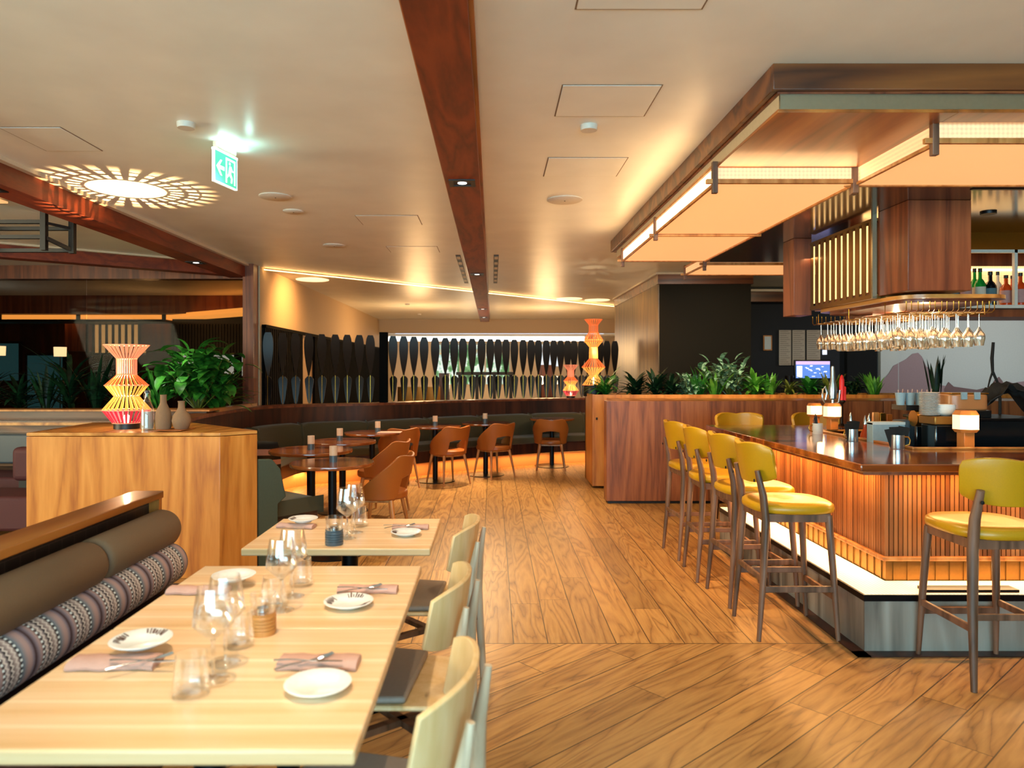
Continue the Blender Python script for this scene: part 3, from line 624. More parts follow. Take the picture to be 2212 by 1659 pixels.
# LED glow along the plinth
gp = offs(WP, 0.50)
for i in range(6, len(gp)-1, 9):
    a = area((gp[i].x, gp[i].y, 0.17), (0, 0, 0), 0.9, 0.04, 4.2, (1, .56, .22))
    t = (gp[min(i+1, len(gp)-1)]-gp[i-1]); inward = Vector((-t.y, t.x, 0)).normalized(); dr_ = (inward*0.9+Vector((0, 0, -1)))
    q = dr_.to_track_quat('-Z', 'Y').to_euler(); a.rotation_euler = (Vector((0, 0, -1))).to_track_quat('-Z', 'Y').to_euler()
    a.rotation_euler.z = math.atan2(t.y, t.x); a.data.color = AMB
# paddles standing on the partition
def paddle_mesh():
    up = []; lo = []
    for k in range(13):
        t = k/12; z = 0.98-0.60*t; w = 0.060*math.sin(min(1, (t*1.03+.03))**0.62*PI)**0.7+0.007
        tw = math.radians(8+25*t); up.append([(w*s*math.cos(tw), w*s*math.sin(tw), z) for s in (-1, -.5, 0, .5, 1)])
    for k in range(12):
        t = k/11; z = 0.385-0.375*t; w = (0.056*(1-t)**0.7*min(1, t*7+.25))+0.012
        tw = math.radians(-25+15*t); lo.append([(w*s*math.cos(tw)+.006, w*s*math.sin(tw), z) for s in (-1, -.5, 0, .5, 1)])
    return up, lo
up, lo = paddle_mesh()
pr = None; mid = offs(WP, -0.21)
pxs = [579, 610, 638, 667, 695, 724, 750, 776, 800, 829, 849, 872, 894, 916, 940, 962, 981, 1000, 1020, 1040, 1059, 1076, 1093, 1111, 1130, 1147, 1163, 1180, 1196, 1211, 1226, 1240, 1256, 1269, 1296, 1311, 1328]
for k, px in enumerate(pxs):
    best = None
    for i in range(i0, len(mid)-1):
        if mid[i].y < 8.9: continue
        a, b_ = mid[i], mid[i+1]; ua = HX+F*a.x/a.y; ub = HX+F*b_.x/b_.y
        if ua <= px < ub: t = (px-ua)/(ub-ua); best = a.lerp(b_, t); break
    if best is None: continue
    if px == 829:
        struct(MB().box(best.x-.06, best.y-.04, 1.03, best.x+.06, best.y+.04, 2.06).build('trim_7', 'slat_black')); continue
    n_ = k+1
    side = 'from the left end' if n_ <= 19 else 'from the right end'; o_ = ordinal(n_ if n_ <= 19 else len(pxs)+1-n_)
    lb = '%s black wooden paddle %s of the curved partition' % (o_, side)
    if pr is None:
        pr = T('wooden_paddle', lb, 'paddle', (best.x, best.y, 1.03), 0, 'paddles standing on the curved partition')
        MB().sheet(up, .014).build('upper_blade', 'black', pr, 50); MB().sheet(lo, .014).build('lower_blade', 'black', pr, 50)
        MB().tube([(0.0, -.022, 0), (0.0, -.022, .40)], .004, 6).build('brass_rod', 'brass', pr, 50)
    else: dup(pr, (best.x, best.y, 1.03), 0.0 if k > 8 else 0.5-0.04*k, lb)
# ---------------------------------------------------------------- wooden planter block with lamp and vases
pb = T('counter_block', 'large pale wood block with chamfered corner behind the dining tables', 'counter', (0, 0, 0))
poly = [(-3.36, 5.17), (-1.965, 5.17), (-1.76, 5.37), (-2.6, 6.2), (-3.45, 6.2)]
MB().prism(poly, 0.0, 1.022).build('body', 'teak', pb, bevel=.004)
MB().prism(poly, 1.026, 1.05).build('top', 'shelf_wood', pb, bevel=.004)
# ledge and booth behind it
tp = T('planter_box', 'long low wooden planter ledge under the tinted glass', 'planter', (0, 0, 0))
MB().box(-9, 7.9, 0, -3.15, 8.1, 1.05).build('front_panel', 'teak_x', tp)
MB().box(-9, 7.85, 1.05, -3.1, 8.15, 1.07).build('front_rim', 'teak', tp)
MB().box(-9, 8.15, 0.9, -3.15, 9.5, 1.0).build('soil', 'soil', tp)
MB().box(-3.2, 8.15, 0.95, -3.1, 9.45, 1.07).build('end_rim', 'shelf_wood', tp)
bb = T('booth_bench', 'burgundy upholstered booth bench at the left edge beside the wood block', 'bench', (0, 0, 0))
MB().box(-9, 7.5, 0.5, -3.5, 7.7, 0.97).build('back_panel', 'teak_x', bb); MB().box(-9, 7.42, .93, -3.5, 7.75, .96).build('rail', 'shelf_wood', bb)
MB().box(-9, 6.9, .2, -3.6, 7.45, .47).build('seat', 'burgundy', bb, bevel=.03)
MB().box(-9, 7.3, .55, -3.6, 7.48, .85).build('blue_back', 'slate', bb, bevel=.02)
bs = T('booth_sofa', 'maroon fabric seat with rounded backrest peeking out left of the wood block', 'sofa', (0, 0, 0))
MB().box(-5.6, 5.9, .17, -3.5, 6.4, .46).build('seat', 'burgundy', bs, bevel=.03)
MB().box(-4.25, 6.32, .52, -3.5, 6.46, .82).build('backrest', 'burgundy', bs, bevel=.05, seg=4)
MB().box(-4.2, 6.36, 0, -4.1, 6.42, .55).box(-3.8, 6.36, 0, -3.7, 6.42, .55).build('support', 'black', bs)
# ribbed table lamps made of staves
def ribbed(name, label, loc, prof, mats, nrib, power, rib=0.0035, base=None, beam=None):
    t = T(name, label, 'lamp', loc, 0)
    H = prof[-1][1]
    zb = prof[0][1]
    MB().lathe([(0, 0), (prof[0][0]*0.92, 0), (prof[0][0]*0.92, zb), (0, zb)], 28).build('base', 'black', t, 40)
    for s_ in range(len(prof)-1):
        (r0, z0), (r1, z1) = prof[s_], prof[s_+1]
        m = MB()
        for j in range(nrib):
            a = 2*PI*j/nrib
            m.bar((r0*math.cos(a), r0*math.sin(a), z0), (r1*math.cos(a), r1*math.sin(a), z1), max(.0045, r0*2*PI/nrib*.5), rib*0.6, w2=max(.0045, r1*2*PI/nrib*.5), up=(math.cos(a), math.sin(a), 0.01))
        m.build('stave_ring', mats[s_], t)
    for (r, z) in prof: MB().tube([(r*math.cos(2*PI*j/28), r*math.sin(2*PI*j/28), z) for j in range(29)], .0035, 6).build('hoop', mats[-1], t, 60)
    MB().lathe([(0, zb), (.02, zb), (.018, zb+H*.03), (.024, zb+H*.06), (.018, zb+H*.09), (0, zb+H*.10)], 16).build('bulb_or_fill', 'globe', t, 40)
    return t
p1 = [(.10, .045), (.172, .145), (.088, .25), (.155, .335), (.072, .415), (.072, .54), (.161, .645)]
ribbed('table_lamp', 'red orange staved table lamp glowing on the pale wood block beside clay vases', (-2.83, 5.55, 1.05), p1, ['lamp_red', 'lamp_amber', 'lamp_amber', 'lamp_orange', 'lamp_peach', 'lamp_peach', 'lamp_peach'], 28, 0, rib=.0042)
point((-2.83, 5.55, 1.30), 14, WARM2, .012); spot((-2.83, 5.55, 1.175), 800, WARM, 44, .5, .0015, aim=(-2.83, 5.55, 3))
sc2 = .87
LM = offs(WP, -0.10); lm = min(LM, key=lambda p: abs(HX+F*p.x/p.y-1228)+(0 if p.y > 9 else 999))
ribbed('table_lamp', 'small red and amber staved lamp on the curved partition beside the paddles', (lm.x, lm.y, 1.03), [(r*sc2*.9, z*sc2) for r, z in p1], ['lamp_red', 'lamp_amber', 'lamp_amber', 'lamp_orange', 'lamp_peach', 'lamp_peach', 'lamp_peach'], 24, 0)
point((lm.x, lm.y, 1.2), 10, WARM2, .012)
p2 = [(.15, .15), (.05, .287), (.158, .394), (.06, .507), (.055, .664), (.125, .746), (.125, .771), (.062, .87), (.062, .967), (.12, 1.04)]
ribbed('table_lamp', 'tall amber staved lamp with three flared tiers at the partition end', (X(1282, 9.75), 9.75, 1.15), p2, ['lamp_amber', 'lamp_amber', 'lamp_orange', 'lamp_amber', 'lamp_amber', 'lamp_amber', 'lamp_orange', 'lamp_orange', 'lamp_orange', 'lamp_orange'], 24, 0)
point((X(1282, 9.75), 9.75, 1.75), 18, WARM2, .012); point((X(1282, 9.75), 9.75, 1.4), 8, WARM2, .012)
# vases and bottle on the block
Yv = 5.42
t = T('swing_top_bottle', 'clear glass swing top water bottle beside the red lamp', 'bottle', (X(318, Yv), Yv, 1.05))
MB().lathe([(0, .0), (.048, .0), (.048, .15), (.044, .165), (.02, .23), (.016, .25), (.016, .275), (.0, .275)], 20).build('glass_body', 'stemware', t, 40)
MB().lathe([(0, .01), (.043, .01), (.043, .14), (0, .14)], 18).build('water', 'clear_bottle', t, 40)
MB().lathe([(0, .275), (.017, .277), (.019, .295), (.0, .303)], 14).build('stopper', 'slate', t, 50)
MB().tube([(-.022, 0, .235), (-.026, 0, .27), (-.018, 0, .298), (.018, 0, .298), (.026, 0, .27), (.022, 0, .235)], .0022, 6).build('wire_clip', 'chrome', t, 50)
t = T('clay_vase', 'tall brown clay bottle vase on the pale wood block', 'vase', (X(353, Yv), Yv, 1.054), 0, 'clay vases on the wood block')
MB().lathe([(0, 0), (.05, 0), (.056, .02), (.058, .09), (.052, .14), (.034, .175), (.024, .20), (.022, .25), (.024, .262), (.019, .262), (.017, .2), (0, .19)], 28).build('body', 'clay', t, 50)
t = T('clay_vase', 'round bellied brown clay vase with a short neck, right of the tall one', 'vase', (X(392, Yv), Yv, 1.054), 0, 'clay vases on the wood block')
MB().lathe([(0, 0), (.042, 0), (.058, .025), (.069, .065), (.062, .105), (.036, .14), (.025, .165), (.023, .20), (.028, .215), (.022, .215), (.018, .16), (0, .15)], 28).build('body', 'clay', t, 50)
m = MB(); g = [[(X(335+x*16, Yv-.1)+.0, Yv-.16+.09*y+.01*math.sin(x), 1.0525+.006*abs(math.sin(x*1.9+y))) for y in range(4)] for x in range(5)]
tag(MB().sheet(g, .003).build('folded_cloth', 'tan_leather', smooth=60), 'thin brown cloth lying crumpled under the clay vases', 'cloth')

# ---------------------------------------------------------------- planting
def leaf(m, base, az, el, L, w, bend=0.6, n=6):
    d = Vector((math.cos(az), math.sin(az), 0)); side = Vector((-math.sin(az), math.cos(az), 0)); p = Vector(base); a = el; b = len(m.v)
    for i in range(n+1):
        t = i/n; ww = w*(math.sin(PI*min(1, t*0.93+0.07))**0.8)*(1 if i < n else 0.02)
        nrm = d*(-math.sin(a))+Vector((0, 0, math.cos(a)))
        m.v += [tuple(p-side*ww/2+nrm*ww*0.12), tuple(p), tuple(p+side*ww/2+nrm*ww*0.12)]
        p = p+(d*math.cos(a)+Vector((0, 0, 1))*math.sin(a))*(L/n); a -= bend/n*1.6
    for i in range(n):
        q = b+i*3; m.f += [(q, q+1, q+4, q+3), (q+1, q+2, q+5, q+4)]
def plant(label, loc, kind, h, spread, mname, seed, group, cat='plant', name='leafy_plant', lw=None, sub2=None):
    rnd = random.Random(seed); m = MB(); s = MB()
    if kind == 'sword':
        for k in range(int(9*spread)+5):
            r = rnd.random()*0.05; az = rnd.random()*6.28
            leaf(m, (r*math.cos(az), r*math.sin(az), 0), az, rnd.uniform(1.05, 1.5), h*rnd.uniform(.6, 1), (lw or .045)*rnd.uniform(.7, 1.1), rnd.uniform(.05, .35))
    elif kind == 'snake':
        for k in range(15):
            r = rnd.random()*0.08; az = rnd.random()*6.28
            leaf(m, (r*math.cos(az), r*math.sin(az), 0), az, rnd.uniform(1.36, 1.55), h*rnd.uniform(.5, 1), .05*rnd.uniform(.8, 1.1), rnd.uniform(-.05, .12))
    elif kind == 'fan':
        for k in range(int(26*spread)+10):
            az = rnd.random()*6.28; leaf(m, (0, 0, rnd.uniform(0, h*.35)), az, rnd.uniform(.35, 1.35), h*rnd.uniform(.55, .9), (lw or .05)*rnd.uniform(.7, 1.1), rnd.uniform(.3, 1.0))
    elif kind == 'bush':
        for k in range(int(12*spread)+6):
            az = rnd.random()*6.28; el = rnd.uniform(.75, 1.5); L = h*rnd.uniform(.55, .95); d = Vector((math.cos(az)*math.cos(el), math.sin(az)*math.cos(el), math.sin(el)))
            s.tube([(0, 0, 0), d*L*.5, d*L*.95+Vector((0, 0, -.02))], [.006, .004, .002], 5)
            for q in range(6):
                t = .35+.65*q/5; leaf(m, d*L*t, az+rnd.uniform(-2, 2), rnd.uniform(-.1, 1.2), h*rnd.uniform(.22, .36), (lw or .07)*rnd.uniform(.8, 1.2), rnd.uniform(.3, 1.1), 5)
    t = T(name, label, cat, loc, 0, group)
    o = m.build('foliage', mname, t, 60)
    if s.v: s.build('stem', 'leaf_olive', t, 60)
    return t
G = 'plants in the trough on the wood partition'
Y9 = 9.45
PL = [(1308, 'fan', .36, 'leaf', .045, 'spiky green plant at the left end of the trough beside the tall lamp'),
      (1372, 'fan', .30, 'leaf_dark', .055, 'dark broad-leaved plant in front of the bronze cladding'),
      (1415, 'fan', .31, 'leaf_dark', .055, 'dark tufted plant under the corner of the olive block'),
      (1450, 'fan', .29, 'leaf_dark', .05, 'low dark plant left of the silver variegated shrub'),
      (1488, 'bush', .27, 'leaf_silver', .05, 'small silver-speckled shrub spilling over the rim'),
      (1512, 'sword', .36, 'leaf', .04, 'upright striped sword plant between the two silver shrubs'),
      (1545, 'sword', .42, 'leaf_lime', .05, 'tall bright lime sword plant in front of the olive block'),
      (1578, 'bush', .46, 'leaf_silver', .06, 'largest silver variegated shrub in the trough'),
      (1628, 'fan', .33, 'leaf_lime', .06, 'lime broad-leaved plant right of the silver shrub'),
      (1662, 'sword', .30, 'leaf_lime', .055, 'loose lime sword plant below the framed sheet'),
      (1705, 'fan', .24, 'leaf_olive', .03, 'yellowish arching plant left of the till screen'),
      (1748, 'fan', .29, 'leaf', .05, 'green plant overlapping the till screen'),
      (1795, 'sword', .33, 'leaf_olive', .04, 'thin olive sword plant right of the till screen'),
      (1842, 'bush', .22, 'leaf_dark', .04, 'low bushy plant in front of the dark doorway'),
      (1890, 'sword', .30, 'leaf_lime', .05, 'pointed plant at the right of the dark doorway')]
for i, (px, kd, h, mm, lw, lb) in enumerate(PL): plant(lb, (X(px, Y9), Y9, 1.13), kd, h*1.3, 1.7, mm, 40+i, G, lw=lw*1.15)
plant('tall dark snake plant in front of the mountain mural', (X(2020, Y9), Y9, 1.13), 'snake', .60, 1.3, 'leaf_dark', 77, G, lw=.05, name='snake_plant')
G = 'plants on the ledge by the tinted glass'
plant('large glossy green leafy plant right of the red lamp', (X(428, 8.6), 8.6, 1.0), 'bush', .92, 3.4, 'leaf', 5, G, lw=.12)
plant('spreading green plant drooping over the ledge end near the post', (X(482, 8.8), 8.8, 1.0), 'fan', .62, 1.6, 'leaf', 6, G, lw=.06)
plant('green sword-leaved plant just behind the red lamp', (X(345, 8.5), 8.5, 1.0), 'sword', .62, 1.2, 'leaf', 8, G, lw=.06)
for i, (px, h, kd, lb) in enumerate(((40, .55, 'fan', 'dark spiky plant at the far left of the ledge'), (100, .62, 'sword', 'tall dark sword plant on the ledge before the pale blue pane'), (150, .85, 'fan', 'tallest dark plant on the ledge, between pane and slatted gantry'),
                                  (205, .78, 'sword', 'dark upright plant left of the red lamp'), (-30, .6, 'fan', 'dark plant cut by the left edge of the ledge'), (262, .6, 'fan', 'dark plant hidden behind the red lamp'))):
    plant(lb, (X(px, 8.7), 8.7, 1.0), kd, h, 1.6, 'leaf_dark', 20+i, G, lw=.055)
# partition with the trough
tr = T('planter_partition', 'waist-high wood panelled partition with a plant trough behind the bar', 'partition', (0, 0, 0))
MB().box(1.28, 8.07, .03, 4.4, 8.25, 1.155).build('front_panel', 'partition_wood', tr, bevel=.004)
MB().box(4.405, 8.07, .03, 9, 8.25, 1.155).build('front_panel', 'partition_wood', tr, bevel=.004)
MB().box(1.30, 8.1, 0, 9, 8.22, .03).build('plinth', 'black', tr)
MB().box(1.45, 8.25, 1.12, 9, 9.12, 1.15).build('top_board', 'shelf_wood', tr)
MB().box(1.27, 9.12, 0.03, 9, 9.2, 1.19).build('back_panel', 'teak', tr)
MB().box(1.27, 9.2, 0.03, 1.31, 9.85, 1.19).box(1.27, 9.8, .03, 9, 9.85, 1.19).build('trough_side', 'teak', tr)
MB().box(1.32, 9.2, 1.05, 8.9, 9.8, 1.14).build('soil', 'soil', tr)
tag(MB().lathe([(0, 0), (.012, 0), (.012, .03), (0, .03)], 10, (X(1305, 8.5), 9.1, Z(907, 9.1))).build('door_stop', 'black'), 'small black knob on the narrow end of the wood partition', 'knob')
# ---------------------------------------------------------------- dining tables and their settings
def rect_table(name, label, x0, x1, y0, y1):
    t = T('dining_table', label, 'table', ((x0+x1)/2, (y0+y1)/2, 0), 0, 'oak dining tables along the banquette')
    w, d = (x1-x0)/2, (y1-y0)/2
    MB().box(-w, -d, .718, w, d, .75).build('tabletop', 'oak_top', t, bevel=.006, seg=3)
    MB().tube([(0, 0, .02), (0, 0, .7)], .038, 20).build('pedestal', 'black_metal', t, 40)
    MB().box(-.2, -.15, .70, .2, .15, .718).build('mounting_plate', 'black_metal', t)
    MB().lathe([(0, 0), (.24, 0), (.24, .01), (.06, .022), (0, .022)], 32).build('base', 'black_metal', t, 40)
    return t
TX0, TX1 = -1.105, -.272
rect_table('t', 'front oak dining table nearest the viewer, cut by the bottom edge', TX0, TX1, 1.416, 2.082)
rect_table('t', 'middle oak dining table pushed against the front one', TX0, TX1, 2.086, 2.755)
rect_table('t', 'far oak dining table standing apart before the wood block', -1.06, -.262, 3.02, 3.63)
def on(px, py, h=.75): y = F*(EYE-h)/(py-HY); return (X(px, y), y, h)
def plate(p, label, deco, r=.078):
    t = T('side_plate', label, 'plate', p, 0, 'side plates on the dining tables')
    dish = MB().lathe([(0, .002), (r*.55, 0), (r*.6, .004), (r*.98, .016), (r, .019), (r*.97, .020), (r*.62, .0095), (0, .008)], 40).build('dish', 'white_china', t, 60)
    if deco:
        rnd = random.Random(int(p[0]*1000))
        for base in (2.6, 0.9, 5.2)[:deco]:
            m = MB()
            for k in range(7):
                a = base+k*.14; r0 = r*rnd.uniform(.62, .72); r1 = r*rnd.uniform(.84, .95); z = lambda q: .0105+(q/r-.62)*.028
                m.bar((r0*math.cos(a), r0*math.sin(a), z(r0)+.0004), (r1*math.cos(a+.05), r1*math.sin(a+.05), z(r1)+.0004), .004*rnd.uniform(.6, 1.5), .0006)
            m.build('printed_figures', 'print', dish)
    return t
plate(on(687, 1490), 'plain white side plate nearest the viewer on the front table', 0)
plate(on(305, 1394, .772), 'printed side plate resting on the folded napkin at the left of the front table', 2)
plate(on(753, 1309), 'printed white side plate on the right of the middle table', 3)
plate(on(505, 1252, .772), 'white side plate on the left napkin of the middle table', 0, .074)
plate(on(877, 1156), 'small printed side plate at the right of the far oak table', 1, .07)
plate(on(655, 1127, .772), 'printed side plate at the left back of the far oak table', 1, .07)
def napkin(p, label, w, d, rz):
    t = T('folded_napkin', label, 'napkin', p, rz, 'rolled napkins on the dining tables')
    prof = [(-d/2, .002), (-d/2-.004, .010), (-d/2+.006, .018), (0, .0205), (d/2-.006, .018), (d/2+.004, .010), (d/2, .002)]
    m = MB(); n = len(prof); rows = 12; b = 0
    for i in range(rows+1):
        u = -w/2+w*i/rows
        for (yy, zz) in prof: m.v.append((u, yy+.003*math.sin(i*.9), zz+.0012*math.sin(i*1.7+yy*80)))
    for i in range(rows):
        for j in range(n): m.f.append((i*n+j, i*n+(j+1) % n, (i+1)*n+(j+1) % n, (i+1)*n+j))
    m.f.append(tuple(range(n))[::-1]); m.f.append(tuple(rows*n+j for j in range(n)))
    m.build('cloth', 'napkin', t, 50); return t
def cutlery(p, rz, lb1, lb2):
    for k, (lb, dr_) in enumerate(((lb1, .35), (lb2, -.35))):
        t = T('fork' if k == 0 else 'knife', lb, 'fork' if k == 0 else 'knife', (p[0], p[1], p[2]+(.0035 if k else 0)), rz+dr_, 'cutlery on the napkins'); t.scale = (.82, .82, .82)
        m = MB()
        m.tube([(-.09, 0, .003), (-.04, 0, .006), (.02, 0, .004), (.045, 0, .003)], [.0045, .0035, .003, .004], 8, .5)
        if k == 0:
            m.build('handle', 'chrome', t, 50); m = MB().tube([(.045, 0, .003), (.06, 0, .004)], [.004, .011], 8, .35)
            for q in (-.008, -.0027, .0027, .008): m.tube([(.06, q, .004), (.085, q, .006), (.098, q, .009)], .0016, 5)
            m.build('tines', 'chrome', t, 50)
        else:
            m.build('handle', 'chrome', t, 50); MB().bar((.045, 0, .003), (.12, .004, .003), .016, .0018, w2=.004).build('blade', 'chrome', t)
nap = [((250, 1437), .215, .075, .05, 'pink-beige napkin under a printed plate at the left of the front table'),
       ((690, 1437), .20, .075, 0, 'pink-beige napkin with fork and knife on the right of the front table'),
       ((795, 1278), .20, .055, 0, 'pink-beige napkin with crossed cutlery on the right of the middle table'),
       ((430, 1280), .20, .06, .0, 'pink-beige napkin at the left edge of the middle table'),
       ((887, 1142), .17, .05, 0, 'napkin behind the small plate at the right of the far oak table'),
       ((640, 1140), .18, .05, -.15, 'napkin under a plate at the left of the far oak table')]
for q, w, d, rz, lb in nap: napkin(on(*q), lb, w, d, rz)
cutlery(on(655, 1432, .771), .3, 'fork lying on the right napkin of the front table', 'knife lying on the right napkin of the front table')
cutlery(on(775, 1274, .771), .2, 'fork on the right napkin of the middle table', 'knife on the right napkin of the middle table')
cutlery(on(862, 1138, .771), .2, 'fork on the right napkin of the far oak table', 'knife on the right napkin of the far oak table')
cutlery(on(300, 1432, .771), .3, 'fork sticking out of the napkin under the left printed plate', 'knife sticking out of the napkin under the left printed plate')
# glasses
def wine_profile(h=.225, R=.048):
    return [(0, .002), (.038, 0), (.037, .003), (.006, .010), (.0042, .02), (.004, h*.40), (.006, h*.43), (R*.72, h*.535), (R, h*.60), (R*.93, h*.78), (R*.74, h), (R*.715, h), (R*.9, h*.78), (R*.965, h*.60), (R*.70, h*.545), (0, h*.45)]
def tumbler_profile(h=.095, R=.041):
    return [(0, 0), (R*.8, 0), (R*.98, .008), (R, .022), (R*.85, h), (R*.82, h), (R*.965, .022), (R*.9, .014), (0, .010)]
def glass(p, label, prof, name, grp):
    t = T(name, label, 'glass', p, 0, grp)
    if name == 'wine_glass':
        MB().lathe(prof[6:], 32).build('bowl', 'stemware', t, 60); MB().lathe(prof[4:7]+[(0, prof[6][1]+.001)], 16).build('stem', 'glass', t, 60); MB().lathe(prof[:5], 28).build('foot', 'stemware', t, 60)
    else: MB().lathe(prof, 32).build('bowl', 'stemware', t, 60)
    return t
GW, GT = 'wine glasses on the dining tables', 'tumblers on the dining tables'
glass(on(460, 1467), 'large wine glass nearest the viewer on the front table', wine_profile(), 'wine_glass', GW)
glass(on(487, 1432), 'wine glass just behind the nearest one on the front table', wine_profile(), 'wine_glass', GW)
glass(on(608, 1318), 'left wine glass of the pair on the middle table', wine_profile(), 'wine_glass', GW)
glass(on(632, 1288), 'right wine glass of the pair on the middle table', wine_profile(), 'wine_glass', GW)
glass(on(750, 1163), 'wine glass left of the pair on the far oak table', wine_profile(), 'wine_glass', GW)
glass(on(766, 1150), 'wine glass right of the pair on the far oak table', wine_profile(), 'wine_glass', GW)
glass(on(413, 1500), 'low tumbler nearest the viewer on the front table', tumbler_profile(), 'tumbler', GT)
glass(on(516, 1394), 'tumbler at the back of the front table beside the candle holder', tumbler_profile(), 'tumbler', GT)
glass(on(592, 1308), 'tumbler behind the candle holder of the middle table', tumbler_profile(), 'tumbler', GT)
glass(on(650, 1264), 'tumbler right of the wine glasses on the middle table', tumbler_profile(), 'tumbler', GT)
glass(on(776, 1137), 'tumbler right of the wine glasses on the far oak table', tumbler_profile(), 'tumbler', GT)
glass(on(742, 1160), 'short tumbler left of the wine glasses on the far oak table', tumbler_profile(.07, .038), 'tumbler', GT)
def candle(p, label, wood_, s=1.0):
    t = T('candle_holder', label, 'candle holder', p, 0, 'candle holders on the dining tables')
    m = MB(); prof = [(0, 0), (.036*s, 0)]
    for k in range(5): z = .008*s+k*.0095*s; prof += [(.037*s, z), (.037*s, z+.006*s), (.035*s, z+.0075*s)]
    prof += [(.036*s, .062*s), (0, .062*s)]
    m.lathe(prof, 32).build('ribbed_base', wood_, t, 30)
    MB().lathe([(.034*s, .06*s), (.036*s, .115*s), (.034*s, .115*s), (.032*s, .062*s), (0, .063*s)], 32).build('glass_cup', 'stemware', t, 60)
    MB().lathe([(0, .064*s), (.017*s, .064*s), (.017*s, .074*s), (0, .074*s)], 18).build('tealight', 'chrome', t, 40)
candle(on(568, 1368), 'tan ribbed candle holder with glass cup between the front and middle tables', 'chair_wood')
candle(on(722, 1176), 'dark slate ribbed candle holder with glass cup on the far oak table', 'slate', 1.05)

# ---------------------------------------------------------------- banquette beside the dining tables
bq = T('bench', 'long bench beside the dining tables with leather and woven bolsters', 'bench', (0, 0, 0))
Yb0, Yb1 = -.6, 3.58
MB().box(-1.79, Yb0, .865, -1.64, Yb1, .90).build('wood_cap', 'teak_y', bq, bevel=.004)
MB().box(-1.78, Yb0, 0, -1.70, Yb1-.03, .865).build('tiled_back', 'dark_tile', bq)
MB().box(-1.79, Yb1-.03, 0, -1.65, Yb1, .865).build('end_trim', 'teak', bq)
MB().box(-1.70, Yb0, .38, -1.17, Yb1-.02, .45).build('seat', 'maroon_seat', bq, bevel=.02)
MB().box(-1.70, Yb0, .0, -1.25, Yb1-.04, .38).build('seat_base', 'maroon_wood', bq)
def roll(name, cx, cz, r, y0, y1, mm, label=None):
    o = MB().tube([(0, 0, 0), (0, .008, 0), (0, .03, 0), (0, (y1-y0)*.33, 0), (0, (y1-y0)*.66, 0), (0, y1-y0-.03, 0), (0, y1-y0-.008, 0), (0, y1-y0, 0)], [r*.75, r*.93, r, r, r, r, r*.93, r*.75], 40).build(name, mm, bq, 60, loc=(cx, y0, cz))
    if label: o['label'] = label
for (a, b_) in ((-.6, .33), (.34, 1.58), (1.60, 2.84), (2.855, 3.5)): roll('leather_bolster', -1.60, .735, .092, a, b_, 'taupe_leather')
roll('woven_bolster', -1.565, .575, .098, -.6, 3.48, 'woven_bands', 'long bolster woven with dark, pink and grey geometric bands')

# ---------------------------------------------------------------- plywood dining chairs
def beech_chair(label, loc, rz):
    t = T('dining_chair', label, 'chair', loc, rz, 'beech dining chairs at the oak tables')
    g = []
    for i in range(17):
        u = -1+2*i/16; row = []
        for j in range(7):
            v = j/6; x = .225*math.sin(u*1.15)/math.sin(1.15); edge = (1-abs(u)**5)
            z = .61+.20*v; z = .71+(z-.71)*(.74+.26*(1-abs(u)**4))
            y = -.215-.03*v+.085*u*u; row.append((x, y, z))
        g.append(row)
    MB().sheet(g, .016).build('backrest', 'beech', t, 50, bevel=.003)
    m = MB().prism([(-.20, -.20), (.20, -.20), (.225, .1), (.21, .21), (.12, .235), (-.12, .235), (-.21, .21), (-.225, .1)], .43, .447); bs_ = m.build('seat', 'beech', t, bevel=.008)
    m = MB().prism([(-.195, -.07), (.195, -.07), (.215, .1), (.20, .205), (.12, .228), (-.12, .228), (-.20, .205), (-.215, .1)], .448, .47); m.build('seat_pad', 'grey_pad', bs_, bevel=.01, seg=3)
    for s in (-1, 1):
        MB().tube([(s*.20, -.25, 0), (s*.185, -.225, .43), (s*.155, -.232, .60), (s*.15, -.258, .745)], [.016, .022, .021, .010], 14).build('rear_leg', 'ash_leg', t, 60)
        MB().tube([(s*.205, .215, 0), (s*.18, .18, .43)], [.014, .020], 14).build('front_leg', 'ash_leg', t, 60)
        MB().bar((s*.19, .19, .30), (-s*.19, -.22, .30), .03, .022).build('cross_brace', 'walnut_leg', t)
    MB().box(-.18, -.21, .40, .18, -.19, .43).box(-.18, .17, .40, .18, .19, .43).build('seat_rail', 'ash_leg', t)
beech_chair('beech dining chair nearest the viewer, pulled to the front table', (-.285, 1.72, 0), PI/2-.12)
beech_chair('beech dining chair with grey pad at the middle oak table', (-.325, 2.46, 0), PI/2-.10)
beech_chair('beech dining chair with grey pad at the far oak table', (-.31, 3.33, 0), PI/2-.08)

